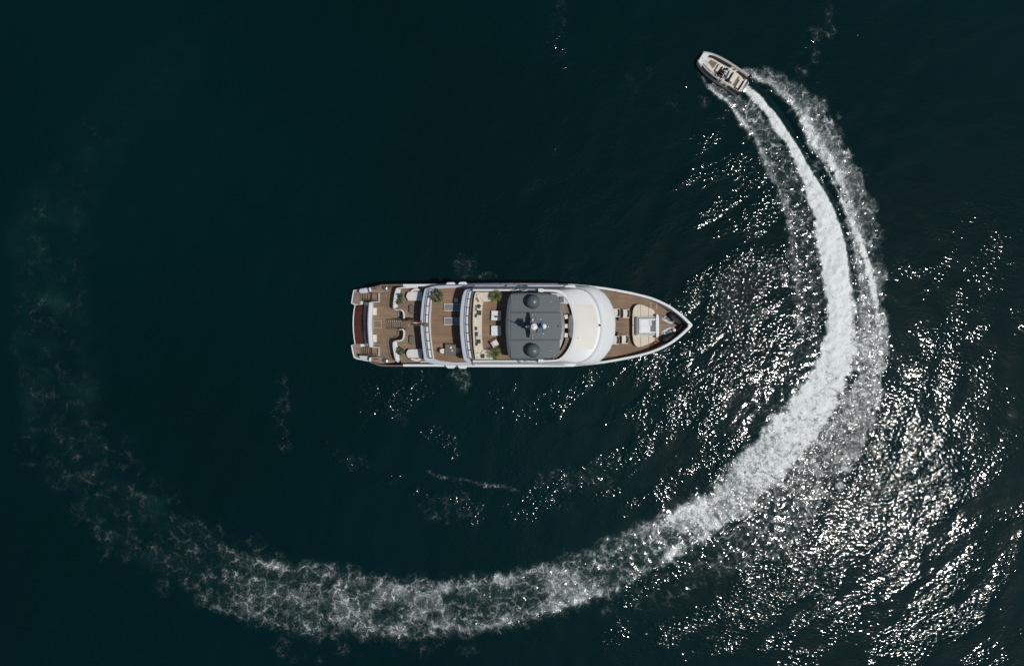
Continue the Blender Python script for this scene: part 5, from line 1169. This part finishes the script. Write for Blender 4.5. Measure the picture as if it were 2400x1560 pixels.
# people: one skinned body each, with clothes, hair and cap
def skinmesh(name, nodes, edges, rad, mat, parent, sub=1):
    me = bpy.data.meshes.new(name); me.from_pydata([Vector(p) for p in nodes], edges, []); me.materials.append(mat)
    o = bpy.data.objects.new(name, me); COL.objects.link(o)
    if parent: o.parent = parent
    sk_ = o.modifiers.new("skin", 'SKIN'); sk_.use_smooth_shade = True
    lay = me.skin_vertices[0] if me.skin_vertices else None
    if lay is None:
        bm = bmesh.new(); bm.from_mesh(me); bm.verts.layers.skin.verify(); bm.to_mesh(me); bm.free(); lay = me.skin_vertices[0]
    for i, r in enumerate(rad): lay.data[i].radius = (r, r) if not isinstance(r, tuple) else r; lay.data[i].use_root = (i == 0)
    if sub: s_ = o.modifiers.new("sub", 'SUBSURF'); s_.levels = sub; s_.render_levels = sub
    return o
def person(loc, rz, label, lean=0.0, arms=((.42, .16), (.42, -.16)), cap=True):
    t = thing('person', label, 'person', loc, rotz=rz)
    n = {}; nodes = []; rad = []; edges = []
    def nd(k, p, r): n[k] = len(nodes); nodes.append(p); rad.append(r); return n[k]
    def ed(a, b): edges.append((n[a], n[b]))
    L = lean
    nd('pelvis', (0, 0, .95), (.14, .11)); nd('belly', (.02 + .25 * L, 0, 1.1), (.13, .10)); nd('chest', (.04 + .7 * L, 0, 1.32), (.16, .11)); nd('neck', (.05 + L, 0, 1.47), .055); nd('head', (.09 + 1.15 * L, 0, 1.60), .085); nd('crown', (.08 + 1.2 * L, 0, 1.70), .075)
    for a, b in (('pelvis', 'belly'), ('belly', 'chest'), ('chest', 'neck'), ('neck', 'head'), ('head', 'crown')): ed(a, b)
    fing = []
    for i, sg in enumerate((1, -1)):
        s = str(i); hx, hy = arms[i]
        nd('sh' + s, (.03 + .7 * L, .19 * sg, 1.40), .062); ex = (.03 + .7 * L + hx * .45, (.19 + .08) * sg, 1.20); nd('el' + s, ex, .045); hp = Vector((hx + .5 * L, hy, 1.12)); nd('wr' + s, hp, .03); nd('pm' + s, hp + Vector((.07, 0, -.01)), (.035, .02))
        ed('chest', 'sh' + s); ed('sh' + s, 'el' + s); ed('el' + s, 'wr' + s); ed('wr' + s, 'pm' + s)
        for f in range(4):
            b_ = hp + Vector((.09, (f - 1.5) * .02, 0)); k = 'f%s%d' % (s, f); L_ = (.06, .075, .07, .055)[f]
            nd(k, b_, .009); nd(k + 'b', b_ + Vector((L_ * .6, 0, -.01)), .009); nd(k + 'c', b_ + Vector((L_ * .8, 0, -.035)), .008); ed('pm' + s, k); ed(k, k + 'b'); ed(k + 'b', k + 'c')
        nd('t' + s, hp + Vector((.04, -.035 * sg, 0)), .011); nd('tb' + s, hp + Vector((.085, -.055 * sg, -.01)), .010); ed('wr' + s, 't' + s); ed('t' + s, 'tb' + s)
        nd('hip' + s, (0, .09 * sg, .9), .09); nd('kn' + s, (.04, .11 * sg, .50), .06); nd('an' + s, (-.02, .11 * sg, .09), .038); nd('toe' + s, (.16, .13 * sg, .04), .035)
        ed('pelvis', 'hip' + s); ed('hip' + s, 'kn' + s); ed('kn' + s, 'an' + s); ed('an' + s, 'toe' + s)
    skinmesh('body', nodes, edges, rad, M['skin'], t)
    sh = ['belly', 'chest', 'sh0', 'sh1', 'el0', 'el1', 'pelvis']; sn = [nodes[n[k]] for k in sh]
    sn[4] = tuple(Vector(nodes[n['sh0']]).lerp(Vector(nodes[n['el0']]), .9)); sn[5] = tuple(Vector(nodes[n['sh1']]).lerp(Vector(nodes[n['el1']]), .9))
    skinmesh('shirt', sn, [(0, 1), (1, 2), (1, 3), (2, 4), (3, 5), (0, 6)], [(.15, .12), (.185, .135), .085, .085, .066, .066, (.15, .12)], M['shirt'], t)
    skinmesh('shorts', [nodes[n['pelvis']], nodes[n['hip0']], nodes[n['hip1']], tuple(Vector(nodes[n['hip0']]).lerp(Vector(nodes[n['kn0']]), .8)), tuple(Vector(nodes[n['hip1']]).lerp(Vector(nodes[n['kn1']]), .8))], [(0, 1), (0, 2), (1, 3), (2, 4)], [(.155, .125), .105, .105, .085, .085], M['trouser'], t)
    hx = .08 + 1.18 * L
    MB().lathe((hx - .01, 0, 1.62), [(.098, 0), (.106, .04), (.10, .09), (.07, .135), (.01, .15)], 16, sx=1.12).build('hair', M['hair'], t, world=False, smooth=True)
    if cap:
        o = MB().lathe((hx - .01, 0, 1.66), [(.114, 0), (.112, .05), (.08, .10), (.01, .12)], 16, sx=1.12); o.prism([Vector((hx + .06, -.08, 1.68)), Vector((hx + .2, -.05, 1.67)), Vector((hx + .2, .05, 1.67)), Vector((hx + .06, .08, 1.68))], 1.66); o.build('cap', M['white'], t, world=False, smooth=False)
    MB().ball((hx + .10, 0, 1.615), .016).build('nose', M['skin'], t, world=False, smooth=True)
    for sg in (1, -1):
        MB().ball((hx + .078, .032 * sg, 1.635), .011).build('eye', M['hair'], t, world=False, smooth=True)
        MB().ball((hx, .088 * sg, 1.61), .022).build('ear', M['skin'], t, world=False, smooth=True)
    MB().box((hx + .082, 0, 1.575), (.012, .045, .008)).build('mouth', M['red'], t, world=False)
    return t
fl = zg - .02 - .35
p1 = ZT6(925, 800, 2.0); person((p1.x, p1.y, fl), ang, 'person in a pale lavender shirt and white cap standing at the tender helm', .12)
p2 = ZT6(785, 935, 2.0); person((p2.x, p2.y, fl + .1), ang + .2, 'bareheaded person in pale lavender shirt and dark shorts standing at the tender side rail', .05, arms=((.25, .3), (.2, -.35)), cap=False)
